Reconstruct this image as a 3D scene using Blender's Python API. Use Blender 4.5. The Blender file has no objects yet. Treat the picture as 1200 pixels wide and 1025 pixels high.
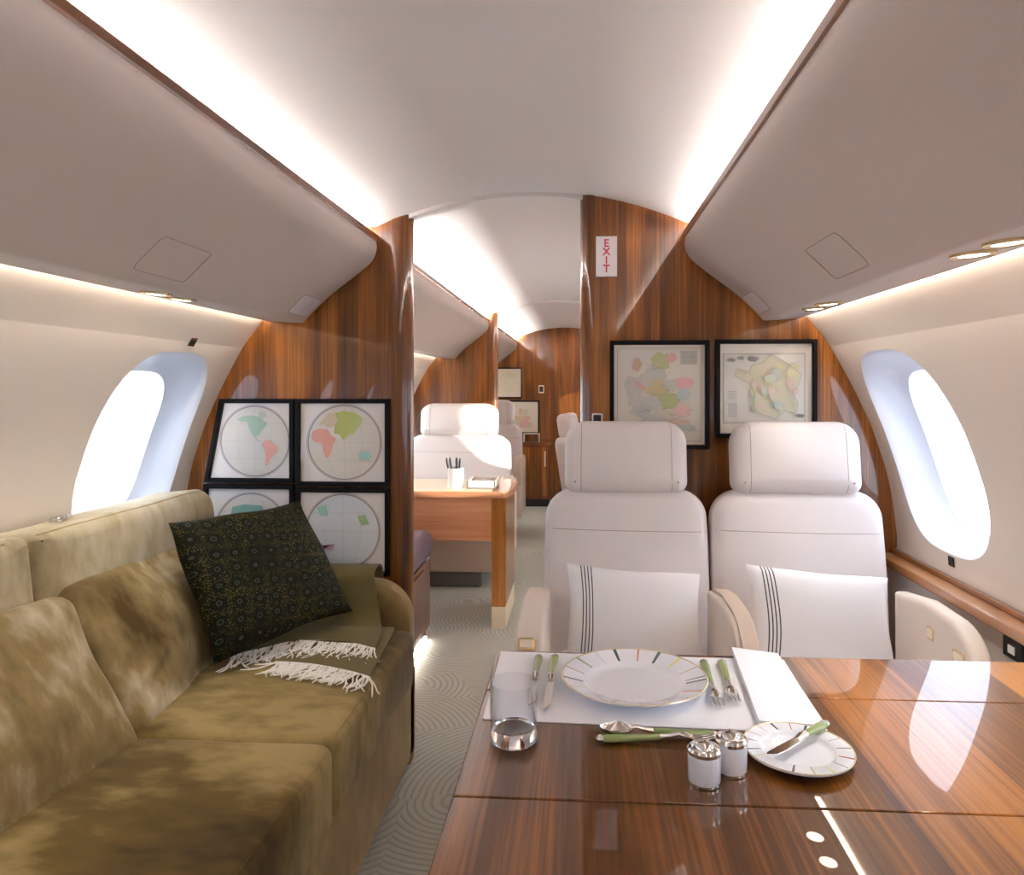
import bpy, bmesh, math, random
from mathutils import Vector, Matrix, noise
from mathutils.bvhtree import BVHTree
random.seed(7)
WORLD, SUN, EXPOSURE, SPOT = 2.4, 4.0, 1.1, 9.0
PI = math.pi
COL = bpy.context.scene.collection

# ------------------------------------------------------------------ colours and materials
def lin(c):
    return tuple(((v/255)/12.92 if v/255 <= .04045 else ((v/255+.055)/1.055)**2.4) for v in c)+(1.0,)

def new_mat(name):
    m = bpy.data.materials.new(name); m.use_nodes = True
    nt = m.node_tree
    return m, nt, nt.nodes['Principled BSDF']

def simple(name, rgb, rough=.5, metal=0, coat=0, spec=None, sheen=0, bump=None, emit=None):
    m, nt, b = new_mat(name)
    b.inputs['Base Color'].default_value = lin(rgb)
    b.inputs['Roughness'].default_value = rough
    b.inputs['Metallic'].default_value = metal
    b.inputs['Coat Weight'].default_value = coat
    b.inputs['Coat Roughness'].default_value = .04
    b.inputs['Sheen Weight'].default_value = sheen
    if spec is not None: b.inputs['Specular IOR Level'].default_value = spec
    if emit:
        b.inputs['Emission Color'].default_value = lin(emit[0]); b.inputs['Emission Strength'].default_value = emit[1]
    if bump:
        tc = nt.nodes.new('ShaderNodeTexCoord'); nz = nt.nodes.new('ShaderNodeTexNoise'); bp = nt.nodes.new('ShaderNodeBump')
        nz.inputs['Scale'].default_value = bump[0]; nz.inputs['Detail'].default_value = 4
        bp.inputs['Strength'].default_value = bump[1]; bp.inputs['Distance'].default_value = .002
        nt.links.new(tc.outputs['Object'], nz.inputs['Vector']); nt.links.new(nz.outputs['Fac'], bp.inputs['Height'])
        nt.links.new(bp.outputs['Normal'], b.inputs['Normal'])
    return m

def ramp(nt, stops):
    r = nt.nodes.new('ShaderNodeValToRGB')
    els = r.color_ramp.elements
    while len(els) > 1: els.remove(els[-1])
    els[0].position, els[0].color = stops[0][0], lin(stops[0][1])
    for p, c in stops[1:]:
        e = els.new(p); e.color = lin(c)
    return r

def wood(name, axis, dark, mid, light, rough=.3, coat=1.0, strip=.11, offset=(0, 0, 0), band=.55):
    """lacquered veneer: long streaks along one axis, laid in strips of varying tone"""
    m, nt, b = new_mat(name)
    N = nt.nodes.new; L = nt.links.new
    tc = N('ShaderNodeTexCoord'); mp = N('ShaderNodeMapping')
    sc = [9.0, 9.0, 9.0]; sc['xyz'.index(axis)] = .55
    mp.inputs['Scale'].default_value = sc; mp.inputs['Location'].default_value = offset
    L(tc.outputs['Object'], mp.inputs['Vector'])
    n1 = N('ShaderNodeTexNoise'); n1.inputs['Scale'].default_value = 1.6; n1.inputs['Detail'].default_value = 5
    n1.inputs['Distortion'].default_value = .5
    L(mp.outputs['Vector'], n1.inputs['Vector'])
    mp2 = N('ShaderNodeMapping'); sc2 = [95.0, 95.0, 95.0]; sc2['xyz'.index(axis)] = 1.6
    mp2.inputs['Scale'].default_value = sc2
    L(tc.outputs['Object'], mp2.inputs['Vector'])
    n2 = N('ShaderNodeTexNoise'); n2.inputs['Scale'].default_value = 2.0; n2.inputs['Detail'].default_value = 6
    L(mp2.outputs['Vector'], n2.inputs['Vector'])
    # strips
    sp = N('ShaderNodeSeparateXYZ'); L(tc.outputs['Object'], sp.inputs[0])
    ax = 'X' if axis != 'x' else 'Z'
    dv = N('ShaderNodeMath'); dv.operation = 'DIVIDE'; dv.inputs[1].default_value = strip
    L(sp.outputs[ax], dv.inputs[0])
    fl = N('ShaderNodeMath'); fl.operation = 'FLOOR'; L(dv.outputs[0], fl.inputs[0])
    wn = N('ShaderNodeTexWhiteNoise'); wn.noise_dimensions = '1D'; L(fl.outputs[0], wn.inputs['W'])
    def mul(a, k):
        q = N('ShaderNodeMath'); q.operation = 'MULTIPLY'; L(a, q.inputs[0]); q.inputs[1].default_value = k; return q.outputs[0]
    def add(a, c):
        q = N('ShaderNodeMath'); q.operation = 'ADD'; L(a, q.inputs[0]); L(c, q.inputs[1]); return q.outputs[0]
    s = add(add(mul(n1.outputs['Fac'], 1.0), mul(n2.outputs['Fac'], .58)), mul(wn.outputs['Value'], .34*band))
    ma = N('ShaderNodeMapRange'); ma.inputs['From Min'].default_value = .56; ma.inputs['From Max'].default_value = 1.20
    L(s, ma.inputs['Value'])
    cr = ramp(nt, [(0, dark), (.5, mid), (1, light)])
    L(ma.outputs['Result'], cr.inputs['Fac']); L(cr.outputs['Color'], b.inputs['Base Color'])
    b.inputs['Roughness'].default_value = rough
    b.inputs['Coat Weight'].default_value = coat; b.inputs['Coat Roughness'].default_value = .015
    b.inputs['Specular IOR Level'].default_value = .3
    return m

def velvet(name, dark, mid, light, scale=2.2, bias=0.0, sheen=.45):
    m, nt, b = new_mat(name)
    N = nt.nodes.new; L = nt.links.new
    tc = N('ShaderNodeTexCoord')
    n1 = N('ShaderNodeTexNoise'); n1.inputs['Scale'].default_value = scale; n1.inputs['Detail'].default_value = 4; n1.inputs['Roughness'].default_value = .5
    n1.inputs['Distortion'].default_value = .25
    mp = N('ShaderNodeMapping'); mp.inputs['Scale'].default_value = (1, 1.0, .8); mp.inputs['Rotation'].default_value = (0, .3, .5)
    L(tc.outputs['Object'], mp.inputs['Vector']); L(mp.outputs['Vector'], n1.inputs['Vector'])
    ma = N('ShaderNodeMapRange'); ma.inputs['From Min'].default_value = .34-bias; ma.inputs['From Max'].default_value = .68-bias
    n3 = N('ShaderNodeTexNoise'); n3.inputs['Scale'].default_value = 26; n3.inputs['Detail'].default_value = 5
    mp3 = N('ShaderNodeMapping'); mp3.inputs['Scale'].default_value = (.5, 1, .5); mp3.inputs['Rotation'].default_value = (.4, .2, .9)
    L(tc.outputs['Object'], mp3.inputs['Vector']); L(mp3.outputs['Vector'], n3.inputs['Vector'])
    q3 = N('ShaderNodeMath'); q3.operation = 'MULTIPLY_ADD'; q3.inputs[1].default_value = .30; q3.inputs[2].default_value = -.15; L(n3.outputs['Fac'], q3.inputs[0])
    a3 = N('ShaderNodeMath'); a3.operation = 'ADD'; L(n1.outputs['Fac'], a3.inputs[0]); L(q3.outputs[0], a3.inputs[1])
    L(a3.outputs[0], ma.inputs['Value'])
    cr = ramp(nt, [(0, dark), (.5, mid), (1, light)])
    L(ma.outputs['Result'], cr.inputs['Fac']); L(cr.outputs['Color'], b.inputs['Base Color'])
    b.inputs['Roughness'].default_value = .75
    b.inputs['Sheen Weight'].default_value = sheen; b.inputs['Sheen Roughness'].default_value = .35
    b.inputs['Sheen Tint'].default_value = lin((236, 226, 200))
    b.inputs['Specular IOR Level'].default_value = .15
    n2 = N('ShaderNodeTexNoise'); n2.inputs['Scale'].default_value = 60; n2.inputs['Detail'].default_value = 3
    bp = N('ShaderNodeBump'); bp.inputs['Strength'].default_value = .12; bp.inputs['Distance'].default_value = .002
    L(tc.outputs['Object'], n2.inputs['Vector']); L(n2.outputs['Fac'], bp.inputs['Height']); L(bp.outputs['Normal'], b.inputs['Normal'])
    return m

M = {}
WD, WM, WL = (54, 25, 4), (118, 67, 19), (184, 116, 45)
M['wood_wall'] = wood('bulkhead veneer', 'z', WD, WM, WL)
M['wood_trim'] = wood('trim veneer', 'y', (66, 34, 10), (112, 64, 24), (150, 94, 42))
M['wood_table'] = wood('table veneer', 'y', (44, 21, 4), (98, 57, 16), (162, 102, 40), strip=.172, band=1.5)
M['wood_light'] = wood('desk veneer', 'x', (184, 118, 78), (204, 142, 102), (216, 160, 120), coat=.6, strip=.3)
M['wood_cabinet'] = wood('cabinet veneer', 'z', (70, 28, 10), (112, 52, 22), (140, 74, 36))
M['ledge'] = wood('ledge veneer', 'y', (132, 84, 46), (170, 116, 72), (194, 142, 96))
M['ceiling'] = simple('headliner white', (231, 228, 227), .7, bump=(140, .05))
M['bin'] = simple('bin leather', (196, 184, 176), .55, bump=(160, .06))
M['wall'] = simple('sidewall leather', (218, 209, 199), .55, bump=(160, .06))
M['reveal'] = simple('window surround', (212, 216, 226), .35)
M['leather'] = simple('ivory leather', (228, 221, 219), .48, bump=(220, .08))
M['leather_tan'] = simple('beige leather', (206, 186, 168), .5, bump=(220, .08))
M['stitch'] = simple('stitching', (176, 160, 150), .7)
M['joint'] = simple('panel joint', (150, 138, 132), .7)
M['leather_arm'] = simple('warm ivory leather', (224, 210, 196), .48, bump=(220, .08))
M['wood_leg'] = wood('desk leg veneer', 'z', (120, 68, 26), (176, 112, 52), (206, 146, 80), coat=.7, strip=.3)
M['black'] = simple('black lacquer', (14, 8, 7), .55, spec=.2)
M['dark'] = simple('dark plastic', (18, 17, 17), .4)
M['chrome'] = simple('polished silver', (225, 220, 215), .1, metal=1)
M['gold'] = simple('pale gold metal', (226, 200, 152), .22, metal=1)
M['cream'] = simple('cream plastic', (236, 222, 196), .4)
M['porcelain'] = simple('white porcelain', (238, 240, 246), .12, coat=.6)
M['linen'] = simple('white linen', (244, 244, 248), .85, bump=(420, .15), sheen=.1)
M['white'] = simple('white paint', (240, 236, 230), .4)
M['green_handle'] = simple('green enamel', (140, 156, 94), .25, coat=.5)
M['grey_leather'] = simple('grey leather', (120, 116, 114), .5)
M['plum'] = simple('plum grey leather', (112, 98, 112), .38)
M['throw'] = simple('olive wool', (100, 88, 48), .9, sheen=.03, bump=(300, .3))
M['fringe'] = simple('cream wool fringe', (246, 243, 234), .9)
M['sign_white'] = simple('sign white', (240, 240, 244), .4)
M['sign_red'] = simple('sign red', (206, 40, 70), .5)
M['paper'] = simple('map paper', (240, 232, 224), .7)
M['velvet'] = velvet('olive velvet seat', (52, 37, 10), (96, 76, 33), (158, 137, 88), 1.9)
M['velvet_back'] = velvet('olive velvet back', (80, 61, 26), (144, 123, 80), (216, 203, 174), 1.8, .0)
M['velvet_pale'] = velvet('pale velvet', (132, 113, 76), (184, 171, 138), (218, 209, 188), 2.0, .05)
M['velvet_base'] = velvet('tan velvet', (120, 98, 62), (144, 120, 80), (168, 146, 104), 2.5)
M['led'] = simple('led strip', (255, 244, 230), .5, emit=((255, 248, 244), 50))
M['led_wash'] = simple('led wash strip', (255, 244, 230), .5, emit=((255, 249, 240), 20))
M['led_far'] = simple('far led strip', (255, 244, 230), .5, emit=((255, 250, 248), 380))
M['lamp'] = simple('lamp lens', (255, 250, 240), .3, emit=((255, 246, 232), 6))

def glass_pane(name, rgb=(255, 255, 255)):
    m, nt, b = new_mat(name); nt.nodes.remove(b)
    N = nt.nodes.new; L = nt.links.new
    out = nt.nodes['Material Output']
    t = N('ShaderNodeBsdfTransparent'); t.inputs[0].default_value = lin(rgb)
    g = N('ShaderNodeBsdfGlossy'); g.inputs['Roughness'].default_value = .02
    lw = N('ShaderNodeLayerWeight'); lw.inputs[0].default_value = .5
    pw = N('ShaderNodeMath'); pw.operation = 'POWER'; pw.inputs[1].default_value = 4; L(lw.outputs['Facing'], pw.inputs[0])
    f = N('ShaderNodeMath'); f.operation = 'MULTIPLY_ADD'; f.inputs[1].default_value = .7; f.inputs[2].default_value = .035; L(pw.outputs[0], f.inputs[0])
    mx = N('ShaderNodeMixShader'); L(f.outputs[0], mx.inputs[0]); L(t.outputs[0], mx.inputs[1]); L(g.outputs[0], mx.inputs[2])
    L(mx.outputs[0], out.inputs[0]); return m
M['pane'] = glass_pane('clear window pane')
M['tumbler_wall'] = glass_pane('thin tumbler glass', (252, 253, 254))
for nd in M['tumbler_wall'].node_tree.nodes:
    if nd.type == 'MATH' and nd.operation == 'POWER': nd.inputs[1].default_value = 2.4
    if nd.type == 'MATH' and nd.operation == 'MULTIPLY_ADD': nd.inputs[1].default_value = .8; nd.inputs[2].default_value = .04
M['picture_glass'] = glass_pane('picture glass')

def frosted():
    m, nt, b = new_mat('frosted window pane'); nt.nodes.remove(b)
    N = nt.nodes.new; L = nt.links.new
    out = nt.nodes['Material Output']
    t = N('ShaderNodeBsdfTranslucent'); t.inputs[0].default_value = lin((192, 200, 214))
    g = N('ShaderNodeBsdfDiffuse'); g.inputs[0].default_value = lin((225, 230, 240))
    mx = N('ShaderNodeMixShader'); mx.inputs[0].default_value = .12
    L(t.outputs[0], mx.inputs[1]); L(g.outputs[0], mx.inputs[2]); L(mx.outputs[0], out.inputs[0]); return m
M['frost'] = frosted()

def clear_glass():
    m, nt, b = new_mat('tumbler glass')
    b.inputs['Transmission Weight'].default_value = 1; b.inputs['Roughness'].default_value = 0; b.inputs['IOR'].default_value = 1.45
    b.inputs['Base Color'].default_value = (1, 1, 1, 1)
    return m
M['glass'] = clear_glass()

def carpet():
    m, nt, b = new_mat('sculpted carpet')
    N = nt.nodes.new; L = nt.links.new
    tc = N('ShaderNodeTexCoord')
    v = N('ShaderNodeTexVoronoi'); v.inputs['Scale'].default_value = 3.2; v.inputs['Randomness'].default_value = .9
    L(tc.outputs['Object'], v.inputs['Vector'])
    # every patch: arcs around a centre of its own
    sub = N('ShaderNodeVectorMath'); sub.operation = 'SUBTRACT'
    L(tc.outputs['Object'], sub.inputs[0]); L(v.outputs['Position'], sub.inputs[1])
    off = N('ShaderNodeVectorMath'); off.operation = 'MULTIPLY_ADD'
    off.inputs[1].default_value = (.7, .7, 0); off.inputs[2].default_value = (-.35, -.35, 0)
    L(v.outputs['Color'], off.inputs[0])
    ad = N('ShaderNodeVectorMath'); ad.operation = 'ADD'; L(sub.outputs[0], ad.inputs[0]); L(off.outputs[0], ad.inputs[1])
    ln = N('ShaderNodeVectorMath'); ln.operation = 'LENGTH'; L(ad.outputs[0], ln.inputs[0])
    ml = N('ShaderNodeMath'); ml.operation = 'MULTIPLY'; ml.inputs[1].default_value = 2*PI/.021; L(ln.outputs['Value'], ml.inputs[0])
    sn = N('ShaderNodeMath'); sn.operation = 'SINE'; L(ml.outputs[0], sn.inputs[0])
    ma = N('ShaderNodeMapRange'); ma.inputs['From Min'].default_value = .1; ma.inputs['From Max'].default_value = .8
    L(sn.outputs[0], ma.inputs['Value'])
    cr = ramp(nt, [(0, (190, 190, 178)), (1, (171, 170, 159))])
    L(ma.outputs['Result'], cr.inputs['Fac']); L(cr.outputs['Color'], b.inputs['Base Color'])
    b.inputs['Roughness'].default_value = .9; b.inputs['Specular IOR Level'].default_value = .1
    bp = N('ShaderNodeBump'); bp.invert = True; bp.inputs['Strength'].default_value = .4; bp.inputs['Distance'].default_value = .004
    L(ma.outputs['Result'], bp.inputs['Height']); L(bp.outputs['Normal'], b.inputs['Normal'])
    return m
M['carpet'] = carpet()

def pillow_dark():
    m, nt, b = new_mat('dark green woven fabric')
    N = nt.nodes.new; L = nt.links.new
    uv = N('ShaderNodeUVMap')
    mp = N('ShaderNodeMapping'); mp.inputs['Scale'].default_value = (8.5, 8.5, 1); mp.inputs['Rotation'].default_value = (0, 0, .2)
    L(uv.outputs[0], mp.inputs['Vector'])
    v = N('ShaderNodeTexVoronoi'); v.inputs['Scale'].default_value = 1.0; v.inputs['Randomness'].default_value = .12
    L(mp.outputs[0], v.inputs['Vector'])
    fr = N('ShaderNodeTexVoronoi'); fr.inputs['Scale'].default_value = 13.0
    L(mp.outputs[0], fr.inputs['Vector'])
    lt = N('ShaderNodeMath'); lt.operation = 'LESS_THAN'; lt.inputs[1].default_value = .29; L(fr.outputs['Distance'], lt.inputs[0])
    far = N('ShaderNodeMapRange'); far.inputs['From Min'].default_value = .22; far.inputs['From Max'].default_value = .42; L(v.outputs['Distance'], far.inputs['Value'])
    nz = N('ShaderNodeTexNoise'); nz.inputs['Scale'].default_value = 2.6; L(uv.outputs[0], nz.inputs['Vector'])
    zr = N('ShaderNodeMapRange'); zr.inputs['From Min'].default_value = .30; zr.inputs['From Max'].default_value = .58; L(nz.outputs['Fac'], zr.inputs['Value'])
    m1 = N('ShaderNodeMath'); m1.operation = 'MULTIPLY'; L(lt.outputs[0], m1.inputs[0]); L(far.outputs['Result'], m1.inputs[1])
    m2 = N('ShaderNodeMath'); m2.operation = 'MULTIPLY'; L(m1.outputs[0], m2.inputs[0]); L(zr.outputs['Result'], m2.inputs[1])
    # little grey ring at each motif centre
    rd = N('ShaderNodeMath'); rd.operation = 'SUBTRACT'; rd.inputs[1].default_value = .13; L(v.outputs['Distance'], rd.inputs[0])
    ab = N('ShaderNodeMath'); ab.operation = 'ABSOLUTE'; L(rd.outputs[0], ab.inputs[0])
    rl = N('ShaderNodeMath'); rl.operation = 'LESS_THAN'; rl.inputs[1].default_value = .028; L(ab.outputs[0], rl.inputs[0])
    base = ramp(nt, [(0, (30, 30, 20)), (.3, (20, 21, 12)), (1, (44, 40, 18))]); L(v.outputs['Distance'], base.inputs['Fac'])
    a = N('ShaderNodeMixRGB'); L(m2.outputs[0], a.inputs[0]); L(base.outputs['Color'], a.inputs[1]); a.inputs[2].default_value = lin((122, 112, 52))
    c = N('ShaderNodeMixRGB'); L(rl.outputs[0], c.inputs[0]); L(a.outputs[0], c.inputs[1]); c.inputs[2].default_value = lin((58, 64, 52))
    L(c.outputs[0], b.inputs['Base Color'])
    b.inputs['Roughness'].default_value = .7; b.inputs['Specular IOR Level'].default_value = .12
    return m
M['pillow_dark'] = pillow_dark()

def pillow_striped():
    m, nt, b = new_mat('white linen with four dark stripes')
    N = nt.nodes.new; L = nt.links.new
    uv = N('ShaderNodeUVMap'); sp = N('ShaderNodeSeparateXYZ'); L(uv.outputs[0], sp.inputs[0])
    prev = None
    for c in (.105, .13, .155, .18):
        s = N('ShaderNodeMath'); s.operation = 'SUBTRACT'; s.inputs[1].default_value = c; L(sp.outputs['X'], s.inputs[0])
        a = N('ShaderNodeMath'); a.operation = 'ABSOLUTE'; L(s.outputs[0], a.inputs[0])
        l = N('ShaderNodeMath'); l.operation = 'LESS_THAN'; l.inputs[1].default_value = .0042; L(a.outputs[0], l.inputs[0])
        if prev is None: prev = l.outputs[0]
        else:
            q = N('ShaderNodeMath'); q.operation = 'MAXIMUM'; L(prev, q.inputs[0]); L(l.outputs[0], q.inputs[1]); prev = q.outputs[0]
    mx = N('ShaderNodeMixRGB'); L(prev, mx.inputs[0]); mx.inputs[1].default_value = lin((243, 241, 242)); mx.inputs[2].default_value = lin((52, 66, 62))
    L(mx.outputs[0], b.inputs['Base Color']); b.inputs['Roughness'].default_value = .85
    return m
M['pillow_white'] = pillow_striped()

# ------------------------------------------------------------------ mesh helpers
class MB:
    def __init__(s): s.v = []; s.f = []; s.mi = []; s.uv = None; s.mats = []
    def mat_index(s, m):
        if m not in s.mats: s.mats.append(m)
        return s.mats.index(m)
    def add(s, vs, fs, m=None):
        b = len(s.v); s.v += [Vector(p) for p in vs]; k = s.mat_index(m) if m is not None else 0
        for f in fs: s.f.append([b+i for i in f]); s.mi.append(k)
        return s
    def box(s, x0, x1, y0, y1, z0, z1, m=None):
        vs = [(x, y, z) for z in (z0, z1) for y in (y0, y1) for x in (x0, x1)]
        return s.add(vs, [(0, 2, 3, 1), (4, 5, 7, 6), (0, 1, 5, 4), (2, 6, 7, 3), (0, 4, 6, 2), (1, 3, 7, 5)], m)
    def loft(s, rings, cap0=True, cap1=True, closed=True, m=None):
        n = len(rings[0]); vs = [p for r in rings for p in r]; fs = []
        for k in range(len(rings)-1):
            for i in range(n if closed else n-1):
                j = (i+1) % n
                fs.append((k*n+i, k*n+j, (k+1)*n+j, (k+1)*n+i))
        if cap0: fs.append(tuple(range(n-1, -1, -1)))
        if cap1: fs.append(tuple((len(rings)-1)*n+i for i in range(n)))
        return s.add(vs, fs, m)
    def tube(s, pts, r, n=8, m=None, caps=True):
        pts = [Vector(p) for p in pts]; rs = r if isinstance(r, (list, tuple)) else [r]*len(pts)
        rings = []; up = None
        for i, p in enumerate(pts):
            t = (pts[min(i+1, len(pts)-1)]-pts[max(i-1, 0)]).normalized()
            if up is None:
                up = Vector((0, 0, 1)) if abs(t.z) < .9 else Vector((1, 0, 0))
            a = t.cross(up).normalized(); bb = a.cross(t).normalized(); up = bb
            rings.append([p+(a*math.cos(2*PI*k/n)+bb*math.sin(2*PI*k/n))*rs[i] for k in range(n)])
        return s.loft(rings, caps, caps, m=m)
    def lathe(s, prof, n=48, m=None, mats=None, cap0=False, cap1=False):
        rings = [[(r*math.cos(2*PI*k/n), r*math.sin(2*PI*k/n), z) for k in range(n)] for r, z in prof]
        if mats is None: return s.loft(rings, cap0, cap1, m=m)
        for i in range(len(rings)-1): s.loft([rings[i], rings[i+1]], cap0 and i == 0, cap1 and i == len(rings)-2, m=mats[i])
        return s
    def ngon(s, pts, m=None): return s.add(pts, [tuple(range(len(pts)))], m)
    def prism(s, pts, vec, m=None):
        vec = Vector(vec); return s.loft([[Vector(p) for p in pts], [Vector(p)+vec for p in pts]], m=m)
    def tf(s, mat):
        s.v = [mat @ p for p in s.v]; return s
    def wob(s, amp, freq, seed=0):
        o = Vector((seed*7.3, seed*3.1, seed*1.7))
        s.v = [p+noise.noise_vector(p*freq+o)*amp for p in s.v]; return s
    def join(s, o):
        b = len(s.v); s.v += o.v
        for f, k in zip(o.f, o.mi):
            s.f.append([b+i for i in f]); s.mi.append(s.mat_index(o.mats[k]) if o.mats else 0)
        return s

def build(name, mb, mat=None, parent=None, smooth=40, bevel=None, loc=(0, 0, 0), fix=True, sub=0):
    me = bpy.data.meshes.new(name)
    me.from_pydata([tuple(p) for p in mb.v], [], mb.f)
    mats = mb.mats if mb.mats else [mat]
    for m_ in mats: me.materials.append(m_ if m_ is not None else mat)
    me.polygons.foreach_set('material_index', mb.mi)
    if mb.uv:
        ul = me.uv_layers.new(name='UVMap')
        for lp in me.loops: ul.data[lp.index].uv = mb.uv[lp.vertex_index]
    if fix:
        bm = bmesh.new(); bm.from_mesh(me)
        bmesh.ops.recalc_face_normals(bm, faces=bm.faces); bm.to_mesh(me); bm.free()
    if smooth:
        me.polygons.foreach_set('use_smooth', [True]*len(me.polygons))
        me.set_sharp_from_angle(angle=math.radians(smooth))
    me.update()
    o = bpy.data.objects.new(name, me); COL.objects.link(o); o.location = loc
    if parent is not None: o.parent = parent
    if bevel:
        md = o.modifiers.new('round', 'BEVEL'); md.width = bevel; md.segments = 3; md.limit_method = 'ANGLE'; md.angle_limit = math.radians(40)
    if sub:
        md = o.modifiers.new('sub', 'SUBSURF'); md.levels = md.render_levels = sub
    return o

def tag(o, label=None, cat=None, group=None, kind=None):
    if label: o['label'] = label
    if cat: o['category'] = cat
    if group: o['group'] = group
    if kind: o['kind'] = kind
    return o
def thing(name, label, cat, loc=(0, 0, 0), rotz=0, group=None, kind=None):
    o = bpy.data.objects.new(name, None); COL.objects.link(o); o.empty_display_size = .05
    o.location = loc; o.rotation_euler = (0, 0, rotz)
    return tag(o, label, cat, group, kind)
def dup(root, loc, rotz=None, label=None, group=None, scale=None):
    r = root.copy(); COL.objects.link(r); r.location = loc
    if rotz is not None: r.rotation_euler = (0, 0, rotz)
    if scale: r.scale = scale
    if label: r['label'] = label
    if group: r['group'] = group
    kids = {}
    for o in list(bpy.data.objects):
        if o.parent: kids.setdefault(o.parent.name, []).append(o)
    def rec(src, dst):
        for ch in kids.get(src.name, []):
            c = ch.copy(); COL.objects.link(c); c.parent = dst; rec(ch, c)
    rec(root, r)
    return r

def rrect(w, h, r, n=7):
    """rounded rectangle outline, r = one radius or (bl, br, tr, tl)"""
    rs = r if isinstance(r, (tuple, list)) else (r,)*4
    out = []
    for (sx, sy, a0, rr) in ((-1, -1, PI, rs[0]), (1, -1, 1.5*PI, rs[1]), (1, 1, 0, rs[2]), (-1, 1, .5*PI, rs[3])):
        cx, cy = sx*(w/2-rr), sy*(h/2-rr)
        for k in range(n+1):
            a = a0+.5*PI*k/n
            out.append((cx+rr*math.cos(a), cy+rr*math.sin(a)))
    return densify(out)
def densify(pts, step=.035):
    out = []
    for i, p in enumerate(pts):
        q = pts[(i+1) % len(pts)]; d = math.dist(p, q); k = max(1, int(d/step))
        for j in range(k): out.append((p[0]+(q[0]-p[0])*j/k, p[1]+(q[1]-p[1])*j/k))
    return out

def cushion(outline, T, er, bf=0.0, bb=0.0, na=5):
    n = len(outline); P = [Vector(p) for p in outline]
    area = sum(P[i].x*P[(i+1) % n].y-P[(i+1) % n].x*P[i].y for i in range(n))
    if area < 0: P.reverse()
    c = sum(P, Vector((0, 0)))/n
    nr = []
    for i in range(n):
        t = (P[(i+1) % n]-P[i-1]).normalized(); nr.append(Vector((t.y, -t.x)))
    def ins(d): return [P[i]-nr[i]*d for i in range(n)]
    rings = []; h = T/2; I = ins(er)
    S = (.03, .12, .22, .32, .42, .52, .62, .72, .81, .89, .95, 1.0)
    hx = max(abs(p.x-c.x) for p in I)*1.0001; hy = max(abs(p.y-c.y) for p in I)*1.0001
    def bul(p, s_): return (1-(s_*(p.x-c.x)/hx)**2)*(1-(s_*(p.y-c.y)/hy)**2)
    for s_ in S: rings.append([(c.x+(p.x-c.x)*s_, c.y+(p.y-c.y)*s_, h+bf*bul(p, s_)) for p in I])
    for k in range(1, na+1):
        a = .5*PI*k/na; Q = ins(er*(1-math.sin(a)))
        rings.append([(p.x, p.y, h-er+er*math.cos(a)) for p in Q])
    for k in range(0 if h-er > 1e-4 else 1, na):
        a = .5*PI*k/na; Q = ins(er*(1-math.cos(a)))
        rings.append([(p.x, p.y, -(h-er)-er*math.sin(a)) for p in Q])
    for s_ in reversed(S): rings.append([(c.x+(p.x-c.x)*s_, c.y+(p.y-c.y)*s_, -h-bb*bul(p, s_)) for p in I])
    return MB().loft(rings)

def pillow(w, h, t, n=20, pinch=.09, power=.42):
    mb = MB(); vs = []; uv = []; idx = {}
    for side in (1, -1):
        for i in range(n+1):
            for j in range(n+1):
                edge = i in (0, n) or j in (0, n)
                if side < 0 and edge: idx[(side, i, j)] = idx[(1, i, j)]; continue
                u = -1+2*i/n; v = -1+2*j/n
                u = math.copysign(abs(u)**.85, u); v = math.copysign(abs(v)**.85, v)
                x = w/2*u*(1-pinch*(1-v*v)); y = h/2*v*(1-pinch*(1-u*u))
                z = side*t/2*max(0, (1-u*u)*(1-v*v))**power
                idx[(side, i, j)] = len(vs); vs.append((x, y, z)); uv.append(((u+1)/2, (v+1)/2))
    fs = []
    for side in (1, -1):
        for i in range(n):
            for j in range(n):
                q = [idx[(side, i, j)], idx[(side, i+1, j)], idx[(side, i+1, j+1)], idx[(side, i, j+1)]]
                fs.append(q if side > 0 else q[::-1])
    mb.add(vs, fs); mb.uv = uv
    return mb

def basis(u, v, o):
    u = Vector(u).normalized(); w = u.cross(Vector(v)).normalized(); v = w.cross(u)
    m = Matrix((u, v, w)).transposed().to_4x4(); m.translation = Vector(o); return m
def seam(mb, pts, direction, r=.0016, lift=0.0, n=6):
    """a stitched line laid on a surface: pts are pushed along direction until they meet it"""
    bv = BVHTree.FromPolygons(mb.v, mb.f); d = Vector(direction).normalized(); out = []
    for p in pts:
        hit = bv.ray_cast(Vector(p), d)
        if hit[0] is not None: out.append(hit[0]-d*lift)
    return MB().tube(out, r, n) if len(out) > 1 else MB()
def line(a, b, n=20):
    a, b = Vector(a), Vector(b); return [a.lerp(b, k/n) for k in range(n+1)]

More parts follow.
